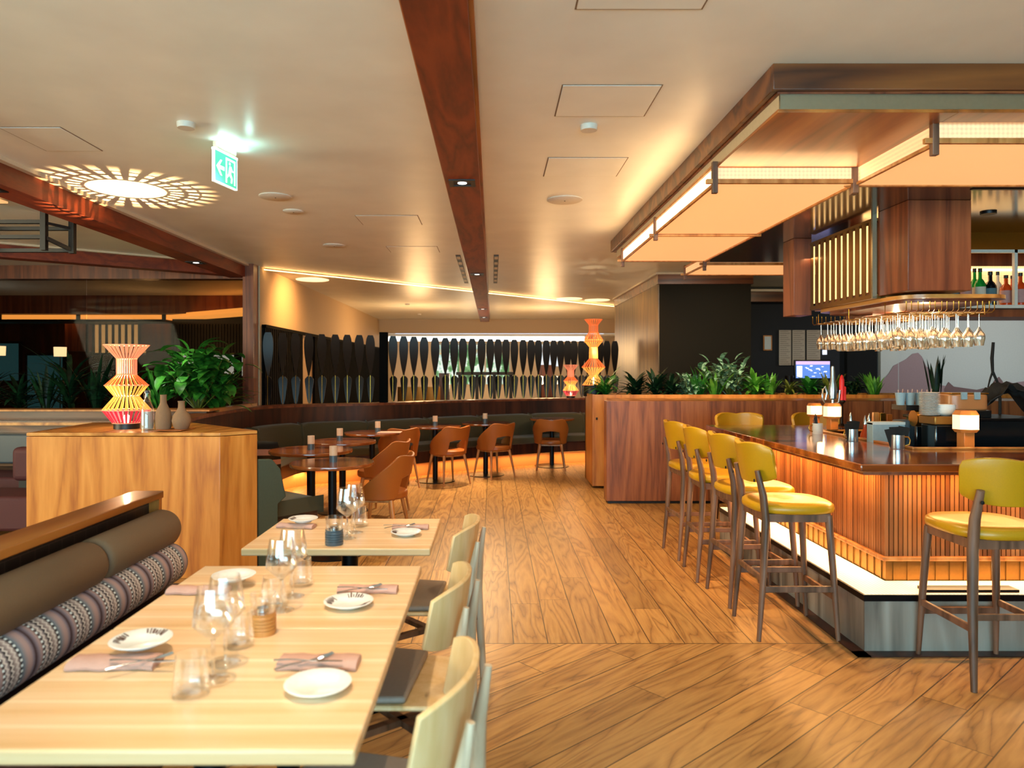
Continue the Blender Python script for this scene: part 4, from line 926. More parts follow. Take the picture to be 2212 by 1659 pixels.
# ---------------------------------------------------------------- tan leather chairs and round tables
def tub_chair():
    t = T('leather_chair', '', 'chair', (0, 0, 0), 0, 'tan leather chairs at the round tables')
    g = []
    A = 118
    for i in range(33):
        u = -1+2*i/32; a = math.radians(u*A); au = abs(math.degrees(a)); row = []
        top = .775-.02*(1-min(1, au/30)) if au < 42 else .775-(.775-.50)*((au-42)/(A-42))**0.9
        if au < 30: bot = .575+.02*math.cos(au/30*PI/2)
        elif au < 38: bot = .575-(.575-.40)*((au-30)/8)
        else: bot = .40
        for j in range(8):
            v = j/7; z = bot+(top-bot)*v; r = .225+.055*max(0, (z-.42))/.35
            row.append((r*math.sin(a)*1.03, -r*math.cos(a)*.95-.01-.03*max(0, z-.45), z))
        g.append(row)
    MB().sheet(g, .022).build('backrest', 'tan_leather', t, 50, bevel=.006)
    pts = [(.225*math.cos(2*PI*k/28)*1.0, .235*math.sin(2*PI*k/28)+(.03 if math.sin(2*PI*k/28) > 0 else 0)) for k in range(28)]
    MB().prism(pts, .39, .455).build('seat', 'tan_leather', t, bevel=.018, seg=3)
    for sx, sy in ((-1, -1), (1, -1), (-1, 1), (1, 1)):
        MB().tube([(sx*.215, sy*.20-.01, 0), (sx*.16, sy*.14, .39)], [.011, .020], 12).build('leg', 'chair_wood', t, 60)
    MB().box(-.15, -.13, .365, .15, .15, .39).build('under_frame', 'chair_wood', t)
    return t
tc_ = tub_chair()
def fac(dx, dy): return math.atan2(dy, dx)-PI/2
CH = [((.88, 10.9, 0), fac(0.05, 1), 'tan leather chair at the right, seen straight from behind'),
      ((.02, 10.07, 0), fac(-.62, .78), 'tan leather chair second from the right with its cut-out back turned to us'),
      ((-.59, 9.52, 0), fac(-.62, .78), 'tan leather chair in the middle, third from the right'),
      ((-1.22, 9.25, 0), fac(-.45, .9), 'tan leather chair standing left of the middle one'),
      ((-.98, 6.30, 0), fac(-1, .15), 'nearest tan leather chair, drawn up to the polished round table'),
      ((-1.16, 7.55, 0), fac(-.9, .3), 'tan leather chair half hidden behind the nearest one'),]
for i, (l, r, lb) in enumerate(CH):
    if i == 0: tc_.location = l; tc_.rotation_euler.z = r; tc_['label'] = lb
    else: dup(tc_, l, r, lb)
rt = T('round_table', '', 'table', (0, 0, 0), 0, 'round tables along the banquette')
MB().lathe([(0, .722), (.35, .722), (.355, .735), (.35, .75), (0, .75)], 48).build('tabletop', 'bar_top', rt, 40)
MB().tube([(0, 0, .015), (0, 0, .722)], .036, 20).build('pedestal', 'black_metal', rt, 40)
MB().lathe([(0, 0), (.27, 0), (.27, .008), (.05, .02), (0, .02)], 36).build('base', 'black_metal', rt, 40)
RT = [((-1.31, 5.87), .96, 'nearest round table with polished dark top'), ((-1.72, 6.80), 1.1, 'brown round table just behind the nearest one'),
      ((-1.60, 7.65), 1.0, 'round table with a reflective top behind the brown one'), ((-1.46, 8.70), .95, 'round table before the sofa corner cushion'),
      ((-.78, 9.75), 1.0, 'round table behind the middle leather chair'), ((-.10, 10.32), 1.0, 'round table behind the second chair from the right'),
      ((.93, 11.25), 1.0, 'round table at the right behind the chair seen from the back')]
for i, (p, s, lb) in enumerate(RT):
    if i == 0: o = rt; o.location = (p[0], p[1], 0); o['label'] = lb
    else: o = dup(rt, (p[0], p[1], 0), 0, lb)
    o.scale = (s, s, 1)
cy = T('cylinder_candle', '', 'candle', (0, 0, 0), 0, 'candles on the round tables')
MB().lathe([(0, 0), (.031, 0), (.031, .052), (0, .052)], 24).build('base', 'slate', cy, 40)
MB().lathe([(.0, .052), (.031, .052), (.031, .125), (.028, .125), (.027, .09), (0, .09)], 24).build('cup', 'candle_top', cy, 40)
for i, (px, py, Y, lb) in enumerate(((720, 998, 0, 'candle on the nearest polished round table'), (672, 973, 0, 'candle on the brown round table'), (734, 953, 0, 'candle on the reflective round table'),
        (816, 936, 0, 'candle on the table before the sofa corner'), (940, 925, 0, 'candle on the table behind the middle leather chair'), (1048, 919, 0, 'candle on the table second from the right'))):
    p = (RT[i][0][0]+(X(px, RT[i][0][1])-RT[i][0][0])*1.0, RT[i][0][1], .75)
    if i == 0: cy.location = p; cy['label'] = lb; o = cy
    else: o = dup(cy, p, 0, lb)
    o.scale = (1.05, 1.05, 1.05)
t = T('throw_pillow', 'small pillow with dark and peach woven stripes on the olive banquette', 'pillow', (-2.42, 7.5, .60), .1)
m = MB(); g = [[(x*.2*(1-.12*abs(y)), .0, y*.18*(1-.12*abs(x))) for y in [(-1+j/5) for j in range(11)]] for x in [(-1+i/5) for i in range(11)]]
def pil(mm, z0, z1, nm):
    m = MB(); b = []
    for sgn in (-1, 1):
        for i in range(11):
            for j in range(7):
                x = -1+i/5; v = z0+(z1-z0)*j/6; yv = v
                th = .06*max(0, (1-x*x))**.5*max(0, (1-yv*yv))**.5
                m.v.append((x*.2*(1-.08*yv*yv), sgn*th-.08*yv, yv*.17*(1-.08*x*x)))
    o = 77
    for i in range(10):
        for j in range(6):
            a = i*7+j; m.f.append((a, a+7, a+8, a+1)); m.f.append((o+a, o+a+1, o+a+8, o+a+7))
    m.build(nm, mm, t, 60)
pil('black', -1, -.55, 'dark_band'); pil('napkin', -.55, -.2, 'peach_band'); pil('black', -.2, .1, 'dark_band'); pil('napkin', .1, .5, 'peach_band'); pil('cloth_black', .5, 1, 'dark_band')
tag(MB().box(-1.38, 8.55, .7505, -1.1, 8.75, .758).build('table_mat', 'napkin', bevel=.003), 'patterned cloth lying on the table before the sofa corner', 'cloth')

# ---------------------------------------------------------------- bar stools
def stool():
    t = T('bar_stool', '', 'stool', (0, 0, 0), 0, 'yellow leather bar stools')
    for s in (-1, 1):
        lg = MB().tube([(s*.205, -.225, 0), (s*.192, -.195, .36), (s*.18, -.178, .66), (s*.178, -.19, .80), (s*.172, -.222, .94)], [.015, .023, .027, .026, .018], 14, .8).build('rear_leg', 'walnut_leg', t, 60)
        MB().tube([(s*.205, .215, 0), (s*.192, .195, .36), (s*.175, .175, .69)], [.012, .018, .021], 12).build('front_leg', 'walnut_leg', t, 60)
        MB().bar((s*.198, -.205, .285), (s*.198, .20, .285), .018, .034).build('side_rung', 'walnut_leg', t, bevel=.003)
        MB().lathe([(0, 0), (.009, 0), (.009, .004), (0, .005)], 12, (0, 0, 0)).build('bolt', 'black', lg, 40, loc=(s*.176, -.238, .885)).rotation_euler = (PI/2, 0, 0)
    MB().bar((-.198, -.20, .34), (.198, -.20, .34), .018, .03).build('rear_rung', 'walnut_leg', t, bevel=.003)
    MB().bar((-.198, .20, .24), (.198, .20, .24), .02, .034).build('foot_rung', 'walnut_leg', t, bevel=.003)
    m = MB().box(-.18, -.185, .655, .18, -.165, .70).box(-.18, .165, .655, .18, .185, .70).box(-.19, -.18, .655, -.168, .18, .70).box(.168, -.18, .655, .19, .18, .70)
    m.build('seat_frame', 'walnut_leg', t)
    pts = []
    for k in range(40):
        a = 2*PI*k/40; c, s = math.cos(a), math.sin(a)
        pts.append((.225*math.copysign(abs(c)**.66, c)*(1-.06*(s < 0)*abs(s)), .235*math.copysign(abs(s)**.66, s)+.012))
    m = MB(); prof = [(0.90, .698), (.985, .706), (1.0, .722), (.985, .742), (.92, .754), (.6, .756), (.0, .748)]; n = 40
    for (k, z) in prof:
        for (x, y) in pts: m.v.append((x*k, y*k, z))
    for i in range(len(prof)-1):
        for j in range(n): m.f.append((i*n+j, i*n+(j+1) % n, (i+1)*n+(j+1) % n, (i+1)*n+j))
    m.f.append(tuple(range(n))[::-1]); m.build('seat', 'yellow_leather', t, 60)
    g = []
    for i in range(21):
        u = -1+2*i/20; row = []
        for j in range(11):
            v = -1+2*j/10
            rx = (1-abs(v)**6*.09)*(1-.13*(1-v)*.5); x = .235*u*rx; zh = .108*(1-.14*abs(u)**6)
            z = .972+v*zh+(.03*abs(u)**3 if v < 0 else .014*math.sin(abs(u)*PI*.9))*abs(v)
            row.append((x, -.205-.02*v-.035+.10*abs(u)**2.3, z))
        g.append(row)
    MB().sheet(g, .030).build('backrest', 'yellow_leather', t, 50, bevel=.010, seg=3)
    return t
st = stool()
ST = [((1.70, 4.18), -PI/2, 'yellow bar stool nearest the viewer on the left side of the bar'), ((1.71, 4.74), -PI/2+.05, 'second yellow stool from the viewer along the left of the bar'),
      ((1.68, 5.27), -PI/2-.04, 'third yellow stool from the viewer along the left of the bar'), ((1.68, 5.87), -PI/2+.06, 'farthest yellow stool on the left side, before the wood partition'),
      ((2.45, 3.57), 0.0, 'yellow bar stool in the right foreground, seen from behind'), ((2.36, 6.70), PI, 'yellow stool behind the bar, only its backrest showing at the left'),
      ((3.10, 6.72), PI, 'yellow stool behind the bar next to the glowing lamps')]
for i, (p, r, lb) in enumerate(ST):
    if i == 0: st.location = (p[0], p[1], 0); st.rotation_euler.z = r; st['label'] = lb
    else: dup(st, (p[0], p[1], 0), r, lb)

# ---------------------------------------------------------------- the bar
BX, BY, BX1, BY1 = 1.98, 3.82, 6.2, 6.25
bar = T('bar_counter', 'island bar with slatted front, glowing mesh ledge and polished wood top', 'bar', (0, 0, 0))
m = MB(); q = .24
# plinth ring
m.box(BX, BY, 0, BX1, BY+.5, .272).box(BX, BY+.5, 0, BX+.5, BY1, .272); m.build('plinth', 'grey_wood', bar)
m = MB().box(BX-.006, BY-.006, .272, BX1, BY+.5, .305).box(BX-.006, BY+.5, .272, BX+.5, BY1, .305); m.build('plinth_edge', 'black_metal', bar)
m = MB().box(BX+.004, BY+.004, .305, BX1, BY+q, .309).box(BX+.004, BY+q, .305, BX+q, BY1, .309); m.build('lit_ledge', 'ledge_mesh', bar)
sx, sy = BX+q, BY+q
m = MB().box(sx+.01, sy+.01, .309, BX1, sy+.05, .425).box(sx+.01, sy+.05, .309, sx+.05, BY1, .425)
x = sx+.05
while x < BX1: m.box(x, sy+.004, .309, x+.006, sy+.012, .425); x += .08
y = sy+.05
while y < BY1: m.box(sx+.004, y, .309, sx+.012, y+.006, .425); y += .08
m.build('brass_kick_panel', 'brass_dull', bar)
m = MB().box(sx-.022, sy-.022, .425, BX1, sy+.05, .448).box(sx-.022, sy+.05, .425, sx+.05, BY1, .448); m.build('bottom_rail', 'chair_wood', bar, bevel=.005)
m = MB().box(sx+.014, sy+.014, .448, BX1, sy+.05, .965).box(sx+.014, sy+.05, .448, sx+.05, BY1, .965)
m.build('backing_board', 'maroon_wood', bar)
rnd = random.Random(4)
for part in range(2):
    m = MB()
    s0, s1 = ((sx, BX1), (sy+.02, BY1))[part]; a = s0
    while a < s1:
        w = .0195
        if part == 0: m.box(a, sy, .448, a+w, sy+.016, .965)
        else: m.box(sx, a, .448, sx+.016, a+w, .965)
        a += .0265
    m.build('slatted_front', 'slat_wood', bar)
outer = [(1.915, 3.73), (6.2, 3.73), (6.2, 6.44), (1.915, 6.44)]
def ring(m, x0, y0, x1, y1, ix0, iy0, ix1, iy1, z0, z1):
    O = [(x0, y0), (x1, y0), (x1, y1), (x0, y1)]; I = [(ix0, iy0), (ix1, iy0), (ix1, iy1), (ix0, iy1)]
    b = len(m.v)
    for z in (z0, z1):
        for p in O+I: m.v.append((p[0], p[1], z))
    for k in range(4):
        j = (k+1) % 4
        m.f += [(b+8+k, b+8+j, b+12+j, b+12+k), (b+k, b+4+k, b+4+j, b+j), (b+k, b+j, b+8+j, b+8+k), (b+4+k, b+12+k, b+12+j, b+4+j)]
    return m
ring(MB(), 1.915, 3.73, 6.2, 6.44, 2.60, 4.43, 5.7, 5.75, .970, 1.011).build('countertop', 'bar_top', bar, bevel=.006)
ring(MB(), 1.94, 3.755, 6.18, 6.42, 2.58, 4.41, 5.72, 5.77, .952, .970).build('countertop_underside', 'teak_dark', bar)
ring(MB(), 2.585, 4.415, 5.715, 5.765, 2.615, 4.445, 5.685, 5.735, 1.011, 1.026).build('inner_rim', 'shelf_wood', bar, bevel=.003)
MB().box(2.62, 4.45, .90, 5.68, 5.73, .93).box(2.62, 4.45, 0, 5.68, 4.5, .9).box(2.62, 4.5, 0, 2.67, 5.73, .9).build('inner_worktop', 'black', bar)
for yy in (4.0, 4.75, 5.45): MB().tube([(2.19, yy, .95), (2.19, yy, .935), (2.15, yy, .93), (2.14, yy, .945)], .006, 8).build('bag_hook', 'black', bar, 60)
m = MB().box(2.32, BY+.02, .31, 2.32+.5, BY+.10, .325); m.build('foot_guard', 'black_metal', bar)
for (x, y, rz, L) in ((sx-.03, (sy+BY1)/2, PI/2, BY1-sy-.1),):
    a = area((x-.03, y, .945), (0, math.radians(28), 0), .04, L, 26, AMB)
a = area(((sx+BX1)/2, sy-.07, .945), (math.radians(-22), 0, 0), BX1-sx-.1, .04, 32, AMB)
# warm glow below the ledge on both sides
area((sx-.02, (sy+BY1)/2, .415), (0, math.radians(25), 0), .03, BY1-sy-.1, 10, WARM)
area(((sx+BX1)/2, sy-.03, .415), (math.radians(-25), 0, 0), BX1-sx-.1, .03, 14, WARM)
# floor trim around the bar
struct(MB().box(BX-.07, BY-.07, 0, BX, BY1, .006).box(BX-.07, BY-.07, 0, BX1, BY, .006).build('trim_6', 'maroon_wood'))

# ---------------------------------------------------------------- things on the bar
CT = 1.011
def onbar(px, py, h=CT): y = F*(EYE-h)/(py-HY); return (X(px, y), y, h)
def mug(p, label, cont, mm, rz=0, s=1.0):
    t = T('metal_mug', label, 'mug', p, rz, 'mugs on the bar counter')
    MB().lathe([(0, 0), (.040*s, 0), (.041*s, .004), (.040*s, .085*s), (.0385*s, .085*s), (.038*s, .006), (0, .006)], 32).build('cup', mm, t, 50)
    MB().tube([(.038*s, 0, .072*s), (.060*s, 0, .072*s), (.070*s, 0, .052*s), (.066*s, 0, .028*s), (.038*s, 0, .018*s)], .0045, 8).build('handle', 'brass', t, 60)
    return t
mug(onbar(1766, 937), 'pale mug of black straws at the left of the bar top', 1, 'white_paint', PI, .95); pm = onbar(1766, 937)
rnd = random.Random(9)
for k in range(14):
    a = rnd.random()*6.28; r = rnd.uniform(0, .025); q = .10+rnd.random()*.05; tilt = rnd.uniform(-.5, .3)
    tag(MB().tube([(r*math.cos(a), r*math.sin(a), .008), (r*math.cos(a)-.03*(.5-tilt), r*math.sin(a), .008+q)], .003, 6).build('straw', 'black', smooth=60, loc=pm), 'thin black straw bunched in the pale mug on the bar', 'straw', 'straws in the pale mug')
def napkins(p, label, rz=0, s=1.0):
    t = T('paper_napkins', label, 'napkins', (p[0], p[1], p[2]+.008), rz, 'black napkins in the steel mugs')
    for k in range(4):
        a = -.03+.02*k; MB().bar((a*.7, .004*k-.008, 0), (a*1.5, .008*k-.014, .118+.012*(k % 2)), .040, .006, up=(0, 1, 0), w2=.066).build('napkin', 'cloth_black', t)
p = onbar(1840, 953); mug(p, 'steel mug with black napkins in the middle of the bar top', 1, 'steel_mug', PI*1.1); napkins(p, 'black paper napkins fanned in the middle steel mug', .3)
p = onbar(1938, 970); mug(p, 'steel mug with black napkins nearest the front of the bar', 1, 'steel_mug', -.2, 1.05); napkins(p, 'black paper napkins fanned in the front steel mug', -.2, 1.05)
def bar_lamp(p, label, s=1.0):
    t = T('lantern_lamp', label, 'lamp', p, .2, 'wood lanterns on the bar')
    m = MB().box(-.038*s, -.03*s, 0, .038*s, .03*s, .10*s); m.build('wooden_post', 'lamp_wood', t, bevel=.003)
    def octo(r, z): return [(r*math.cos(PI/8+k*PI/4), r*math.sin(PI/8+k*PI/4), z) for k in range(8)]
    def oct_prof(pr, nm, mm, _=0):
        m = MB(); b = 0
        for (r, z) in pr: m.v += octo(r*s, z*s)
        for i in range(len(pr)-1):
            for j in range(8): m.f.append((i*8+j, i*8+(j+1) % 8, (i+1)*8+(j+1) % 8, (i+1)*8+j))
        m.f.append(tuple(range(8))[::-1]); m.f.append(tuple((len(pr)-1)*8+j for j in range(8))); m.build(nm, mm, t)
    oct_prof([(.062, .098), (.078, .118)], 'bottom_cap', 'lamp_wood'); oct_prof([(.076, .118), (.076, .208)], 'glass_shade', 'lantern_glass', .0); oct_prof([(.078, .208), (.060, .235)], 'top_cap', 'lamp_wood')
    point((p[0], p[1]-.13*s, p[2]+.18*s), 1.6, WARM, .03)
bar_lamp((2.98, 4.52, 1.013), 'glowing octagonal wooden lantern at the front right of the bar')
bar_lamp((X(1798, 5.72), 5.72, 1.027), 'glowing octagonal wooden lantern at the back left of the bar', .9)
bar_lamp((X(1760, 6.3), 6.3, 1.013), 'small glowing lantern half hidden at the far end of the bar', .85)
WT = .931
def wt(px, Y): return (X(px, Y), Y, WT)
t = T('menu_stack', 'pale blue-white stack of cards standing inside the bar', 'menus', wt(1915, 4.9))
MB().box(-.11, -.03, 0, .11, .05, .215).build('card_block', 'blue_card', t, bevel=.004); MB().box(-.11, -.033, .2, .11, .053, .218).build('top_card', 'mural', t)
t = T('ice_bin', 'low grey box right of the pale card stack inside the bar', 'box', wt(1975, 5.0)); MB().box(-.09, -.03, 0, .1, .12, .22).build('body', 'slate', t, bevel=.01)
t = T('syrup_bottle', 'squat clear syrup bottle with silver pourer left of the card stack', 'bottle', wt(1869, 5.15), 0, 'small bottles inside the bar')
MB().lathe([(0, 0), (.035, 0), (.037, .07), (.03, .12), (.013, .15), (.012, .18), (0, .18)], 18).build('body', 'amber_bottle', t, 50); MB().lathe([(0, .18), (.014, .182), (.012, .20), (.004, .24), (0, .25)], 12).build('pourer', 'chrome', t, 50)
dup(t, wt(1838, 5.5), .4, 'squat syrup bottle behind the middle steel mug'); dup(t, wt(1878, 5.4), .4, 'syrup bottle just behind the pourer bottle')
for i, (px, mm, h, lb) in enumerate(((1893, 'chair_wood', .25, 'wooden'), (1908, 'brass', .245, 'golden'), (1922, 'tan_leather', .235, 'tan'))):
    t = T('menu_board', lb+' upright menu board standing behind the pale card stack', 'menu board', wt(px, 5.45), .1); MB().box(-.022, 0, 0, .022, .02, h).build('board', mm, t, bevel=.002)
# coffee corner
t = T('drum_canister', 'brass drum on a black body at the left of the coffee corner', 'canister', wt(2000, 4.95))
MB().box(-.1, -.06, 0, .12, .1, .19).build('body', 'machine', t, bevel=.006); MB().tube([(-.1, -.02, .24), (.02, -.02, .24)], .055, 28).build('drum', 'brass', t, 40); MB().box(.02, -.06, .19, .1, .06, .29).build('grinder_head', 'machine', t, bevel=.006)
t = T('coffee_grinder', 'dark coffee grinder with a brass collar', 'grinder', wt(2035, 4.72))
MB().box(-.08, -.06, 0, .09, .1, .215).build('body', 'machine', t, bevel=.008); MB().box(-.09, -.07, .215, .10, .11, .27).build('brass_collar', 'brass_dull', t, bevel=.006)
MB().box(.105, -.06, 0, .17, .06, .27).build('tamper_case', 'chair_wood', t, bevel=.004)
t = T('coffee_machine', 'long glossy black coffee machine at the right end of the bar', 'coffee machine', (3.05, 4.85, WT))
MB().box(0, 0, 0, .70, .45, .235).build('body', 'machine', t, bevel=.012); MB().box(-.01, -.02, .225, .72, .47, .245).build('cup_rail', 'black_metal', t, bevel=.004)
MB().tube([(.62, -.03, .0), (.62, -.03, .25)], .008, 10).build('corner_post', 'brass', t, 60)
MB().lathe([(0, 0), (.012, 0), (.012, .008), (0, .008)], 14).build('knob', 'black', t, 40, loc=(.22, -.012, .17)).rotation_euler = (PI/2, 0, 0)
TOP = WT+.245
CS = 'crockery on the coffee corner'
def stackdup(root, n, dz, lb):
    for k in range(1, n): dup(root, (root.location.x, root.location.y, root.location.z+dz*k), 0, lb)
c = T('paper_cup', 'white paper cup in the bundled row above the brass drum', 'cup', (0, 0, 0), 0, 'white cups above the brass drum')
MB().lathe([(0, 0), (.024, 0), (.034, .085), (.032, .085), (.022, .004), (0, .004)], 20).build('cup', 'blue_card', c, 40)
MB().tube([(-.01, 0, .03), (-.015, 0, .105)], .004, 6).tube([(.01, .01, .03), (.018, 0, .11)], .004, 6).build('wrapped_sticks', 'napkin', c, 60)
c.location = (X(1945, 4.95), 4.95, WT+.33)
shelf_ = tag(MB().box(X(1940, 5.0), 4.9, WT+.295, X(2022, 5.0), 5.08, WT+.33).build('cup_tray', 'black'), 'small black tray holding the white cups above the brass drum', 'tray')
for k in range(1, 4): dup(c, (X(1945, 4.95)+.066*k, 4.95, WT+.33), 0)
c = T('saucer', 'white saucer in the tall stack on the coffee corner', 'saucer', (X(2001, 4.78), 4.78, WT+.226), 0, 'saucers in the tall stack')
c.location = (X(2008, 4.75), 4.75, WT+.27)
MB().lathe([(0, 0), (.035, 0), (.062, .008), (.06, .010), (.03, .004), (0, .004)], 28).build('dish', 'white_china', c, 50); 
for k in range(1, 17): dup(c, (c.location.x, c.location.y, c.location.z+.009*k), 0)
c = T('bowl', 'cream bowl in the low stack above the coffee grinder', 'bowl', (X(2046, 4.72), 4.78, WT+.226), 0, 'bowls in the low stack')
c.location = (X(2046, 4.72), 4.74, WT+.27)
MB().lathe([(0, 0), (.03, 0), (.058, .018), (.06, .03), (.056, .03), (.03, .006), (0, .006)], 28).build('dish', 'white_china', c, 50)
for k in range(1, 5): dup(c, (c.location.x, c.location.y, c.location.z+.011*k), 0)
t = T('bean_jar', 'clear jar of dark coffee with a metal lid behind the bowls', 'jar', (X(2055, 5.1), 5.1, TOP-.0))
MB().lathe([(0, 0), (.055, 0), (.055, .12), (0, .12)], 24).build('coffee', 'dark_bottle', t, 40); MB().lathe([(0, .12), (.05, .12), (.05, .14), (0, .14)], 24).build('lid', 'brass', t, 40)
t = T('storage_tub', 'peach plastic tub with clip lid on top of the coffee machine', 'tub', (X(2098, 4.9), 5.0, TOP))
MB().box(-.14, -.1, 0, .14, .1, .05).build('dark_foot', 'machine', t, bevel=.004)
MB().prism([(.145*math.copysign(abs(math.cos(a))**.6, math.cos(a)), .1*math.copysign(abs(math.sin(a))**.6, math.sin(a))) for a in [2*PI*k/32 for k in range(32)]], .05, .16).build('tub', 'peach_box', t, bevel=.01)
MB().box(-.13, -.09, .16, .13, .09, .17).build('lid', 'brass', t, bevel=.003)
for x in (-.07, .02): MB().box(x, -.108, .125, x+.04, -.095, .175).build('clip', 'blue_card', t, bevel=.002)
# draped coat
t = T('draped_cloth', 'dark crumpled cloth thrown over the coffee machine', 'cloth', (3.5, 5.02, TOP))
rnd = random.Random(12); g = []
for i in range(15):
    row = []
    for j in range(9):
        u, v = i/14, j/8
        z = .23*math.sin(PI*min(1, u*1.0+.06))**.9*(1-.3*abs(v-.4))+.018*math.sin(u*21+v*7)+.02*math.sin(v*17+u*5)
        if u > .75: z -= (u-.75)*.3
        row.append((-.12+u*.50+.015*math.sin(v*9), -.08+v*.25-.03*math.sin(u*9), max(.006, z)))
    g.append(row)
MB().sheet(g, .008).build('cloth', 'cloth_black', t, 70)
t = T('tap_handle', 'forked dark branch sticking up behind the dark cloth', 'branch', (X(2160, 5.4), 5.4, WT))
MB().tube([(0, 0, 0), (0, 0, .36), (-.02, 0, .48), (-.055, 0, .56), (-.06, 0, .66), (-.05, 0, .78)], [.012, .010, .009, .010, .012, .010], 8).tube([(-.055, 0, .56), (-.075, 0, .50), (-.09, 0, .44)], [.008, .007, .005], 6).build('branch', 'cloth_black', t, 60)
# beer tap, lime press and red candles by the far left
t = T('citrus_press', 'chrome press with tall handle on the back of the bar beside the lanterns', 'press', (X(1805, 6.0), 6.05, CT+.001))
MB().lathe([(0, 0), (.05, 0), (.05, .01), (.015, .02), (.015, .24), (0, .24)], 18).build('column', 'chrome', t, 50)
MB().lathe([(0, .24), (.03, .25), (.033, .34), (.02, .40), (.014, .52), (0, .53)], 18).build('handle', 'steel_mug', t, 50)
MB().tube([(-.06, 0, .20), (-.09, 0, .25), (-.085, 0, .33), (-.065, 0, .35), (-.05, 0, .30), (-.06, 0, .24)], .009, 8).build('ring_lever', 'chrome', t, 60)
MB().tube([(.015, 0, .2), (.05, 0, .22), (.06, 0, .32)], .01, 8).build('side_lever', 'chrome', t, 60)
t = T('candelabrum', 'red candle on a dark holder on the far side of the bar', 'candle', (X(1822, 6.3), 6.33, CT+.001))
MB().lathe([(0, 0), (.04, 0), (.012, .02), (.01, .19), (.03, .21), (.025, .225), (0, .225)], 16).build('holder', 'dark_metal', t, 50)
MB().lathe([(0, .222), (.02, .222), (.02, .40), (.01, .44), (0, .45)], 14).build('candle', 'red_wax', t, 50); MB().lathe([(0, .222), (.012, .222), (.012, .34), (0, .35)], 12, (.025, 0, 0)).build('candle', 'red_wax', t, 50)
# ---------------------------------------------------------------- canopy over the bar
cn = T('bar_canopy', 'large wooden canopy with glowing woven light panels above the bar', 'canopy', (0, 0, 0))
FX0, FY0, FX1, FY1 = 1.28, 3.27, 6.6, 7.75
m = MB().box(FX0, FY0, 2.78, FX1, FY0+.03, 2.9).box(FX0, FY0+.03, 2.78, FX0+.03, FY1, 2.9).box(FX0, FY1, 2.78, 3.3, FY1+.03, 2.9)
m.build('fascia', 'teak_x', cn, bevel=.003)
MB().box(FX0+.03, FY0+.03, 2.772, FX1, FY0+.2, 2.78).box(FX0+.03, FY0+.2, 2.772, FX0+.2, FY1, 2.78).build('fascia_soffit', 'teak_dark', cn)
MB().box(FX0+.045, FY0+.035, 2.70, FX1, FY0+.05, 2.772).build('metal_band', 'pale_metal', cn)
MB().box(FX0+.045, FY0+.05, 2.70, FX0+.06, FY1-.1, 2.772).build('side_band', 'cream_wall', cn)  # same band; warm light on this side put in as cream colour
MB().box(FX0+.03, FY0+.025, 2.684, 2.14, 4.18, 2.70).box(2.14, FY0+.025, 2.684, FX1, 3.43, 2.70).box(FX0+.06, 4.18, 2.70, 2.2, FY1-.1, 2.71).build('soffit_board', 'teak_y', cn, bevel=.002)
MB().box(2.16, 4.27, 2.60, 6.5, 7.3, 2.63).build('glossy_soffit', 'bronze_soffit', cn)
MB().box(2.9, 4.33, 2.595, 6.5, 4.36, 2.60).build('soffit_slot', 'black', cn)
def lightbox(x0, x1, y0, y1, z0, z1, left=False, crosses=()):
    MB().box(x0+.01, y0+.01, z0+.008, x1-.01, y1-.01, z0+.014).build('glowing_bottom', 'panel_bottom', cn)
    MB().box(x0+.012, y0+.006, z0+.02, x1-.012, y0+.012, z1-.012).build('glowing_front', 'panel_front', cn)
    if left: MB().box(x0+.002, y0+.02, z0+.02, x0+.008, y1-.02, z1-.012).build('glowing_side', 'panel_side', cn)
    else: MB().box(x0+.002, y0+.02, z0+.02, x0+.008, y1-.02, z1-.012).build('glowing_side', 'panel_front', cn)
    m = MB(); e = .05
    for z in (z0+.005, z1): m.bar((x0-.0, y0, z), (x0-.0, y1, z), .018).bar((x1, y0, z), (x1, y1, z), .018)
    m.bar((x0-e, y0, z0+.02), (x1+e*.3, y0, z0+.02), .026).bar((x0-e, y1, z0+.01), (x1+e, y1, z0+.01), .022)
    m.bar((x0, y0, z1), (x1, y0, z1), .014)
    for yy in crosses: m.bar((x0-e, yy, z0-.008), (x1+.02, yy, z0-.008), .022)
    m.build('frame_rods', 'chair_wood', cn, bevel=.003)
    for (x, y) in [(x0, y0), (x1, y0), (x0, y1), (x1, y1)]+[(x0, q) for q in crosses]: MB().box(x-.016, y-.016, z0-.05, x+.016, y+.016, z1+.02).build('frame_post', 'walnut_leg', cn, bevel=.003)
lightbox(1.30, 2.12, 4.20, 7.17, 2.585, 2.70, True, (5.72,))
lightbox(2.13, 6.4, 3.46, 4.24, 2.585, 2.715)
lightbox(2.2, 3.9, 7.45, 8.2, 2.585, 2.68)
# light leaving the glowing boxes
area((1.26, 5.7, 2.65), (0, math.radians(96), 0), .07, 2.9, 9, WARM).rotation_euler = (0, math.radians(100), 0)
area((1.7, 5.7, 2.575), (0, 0, 0), .8, 2.9, 12, WARM)
area((3.6, 3.85, 2.575), (0, 0, 0), 2.9, .72, 12, WARM)
area((1.72, 4.17, 2.64), (math.radians(-100), 0, 0), .8, .08, 1.0, WARM)
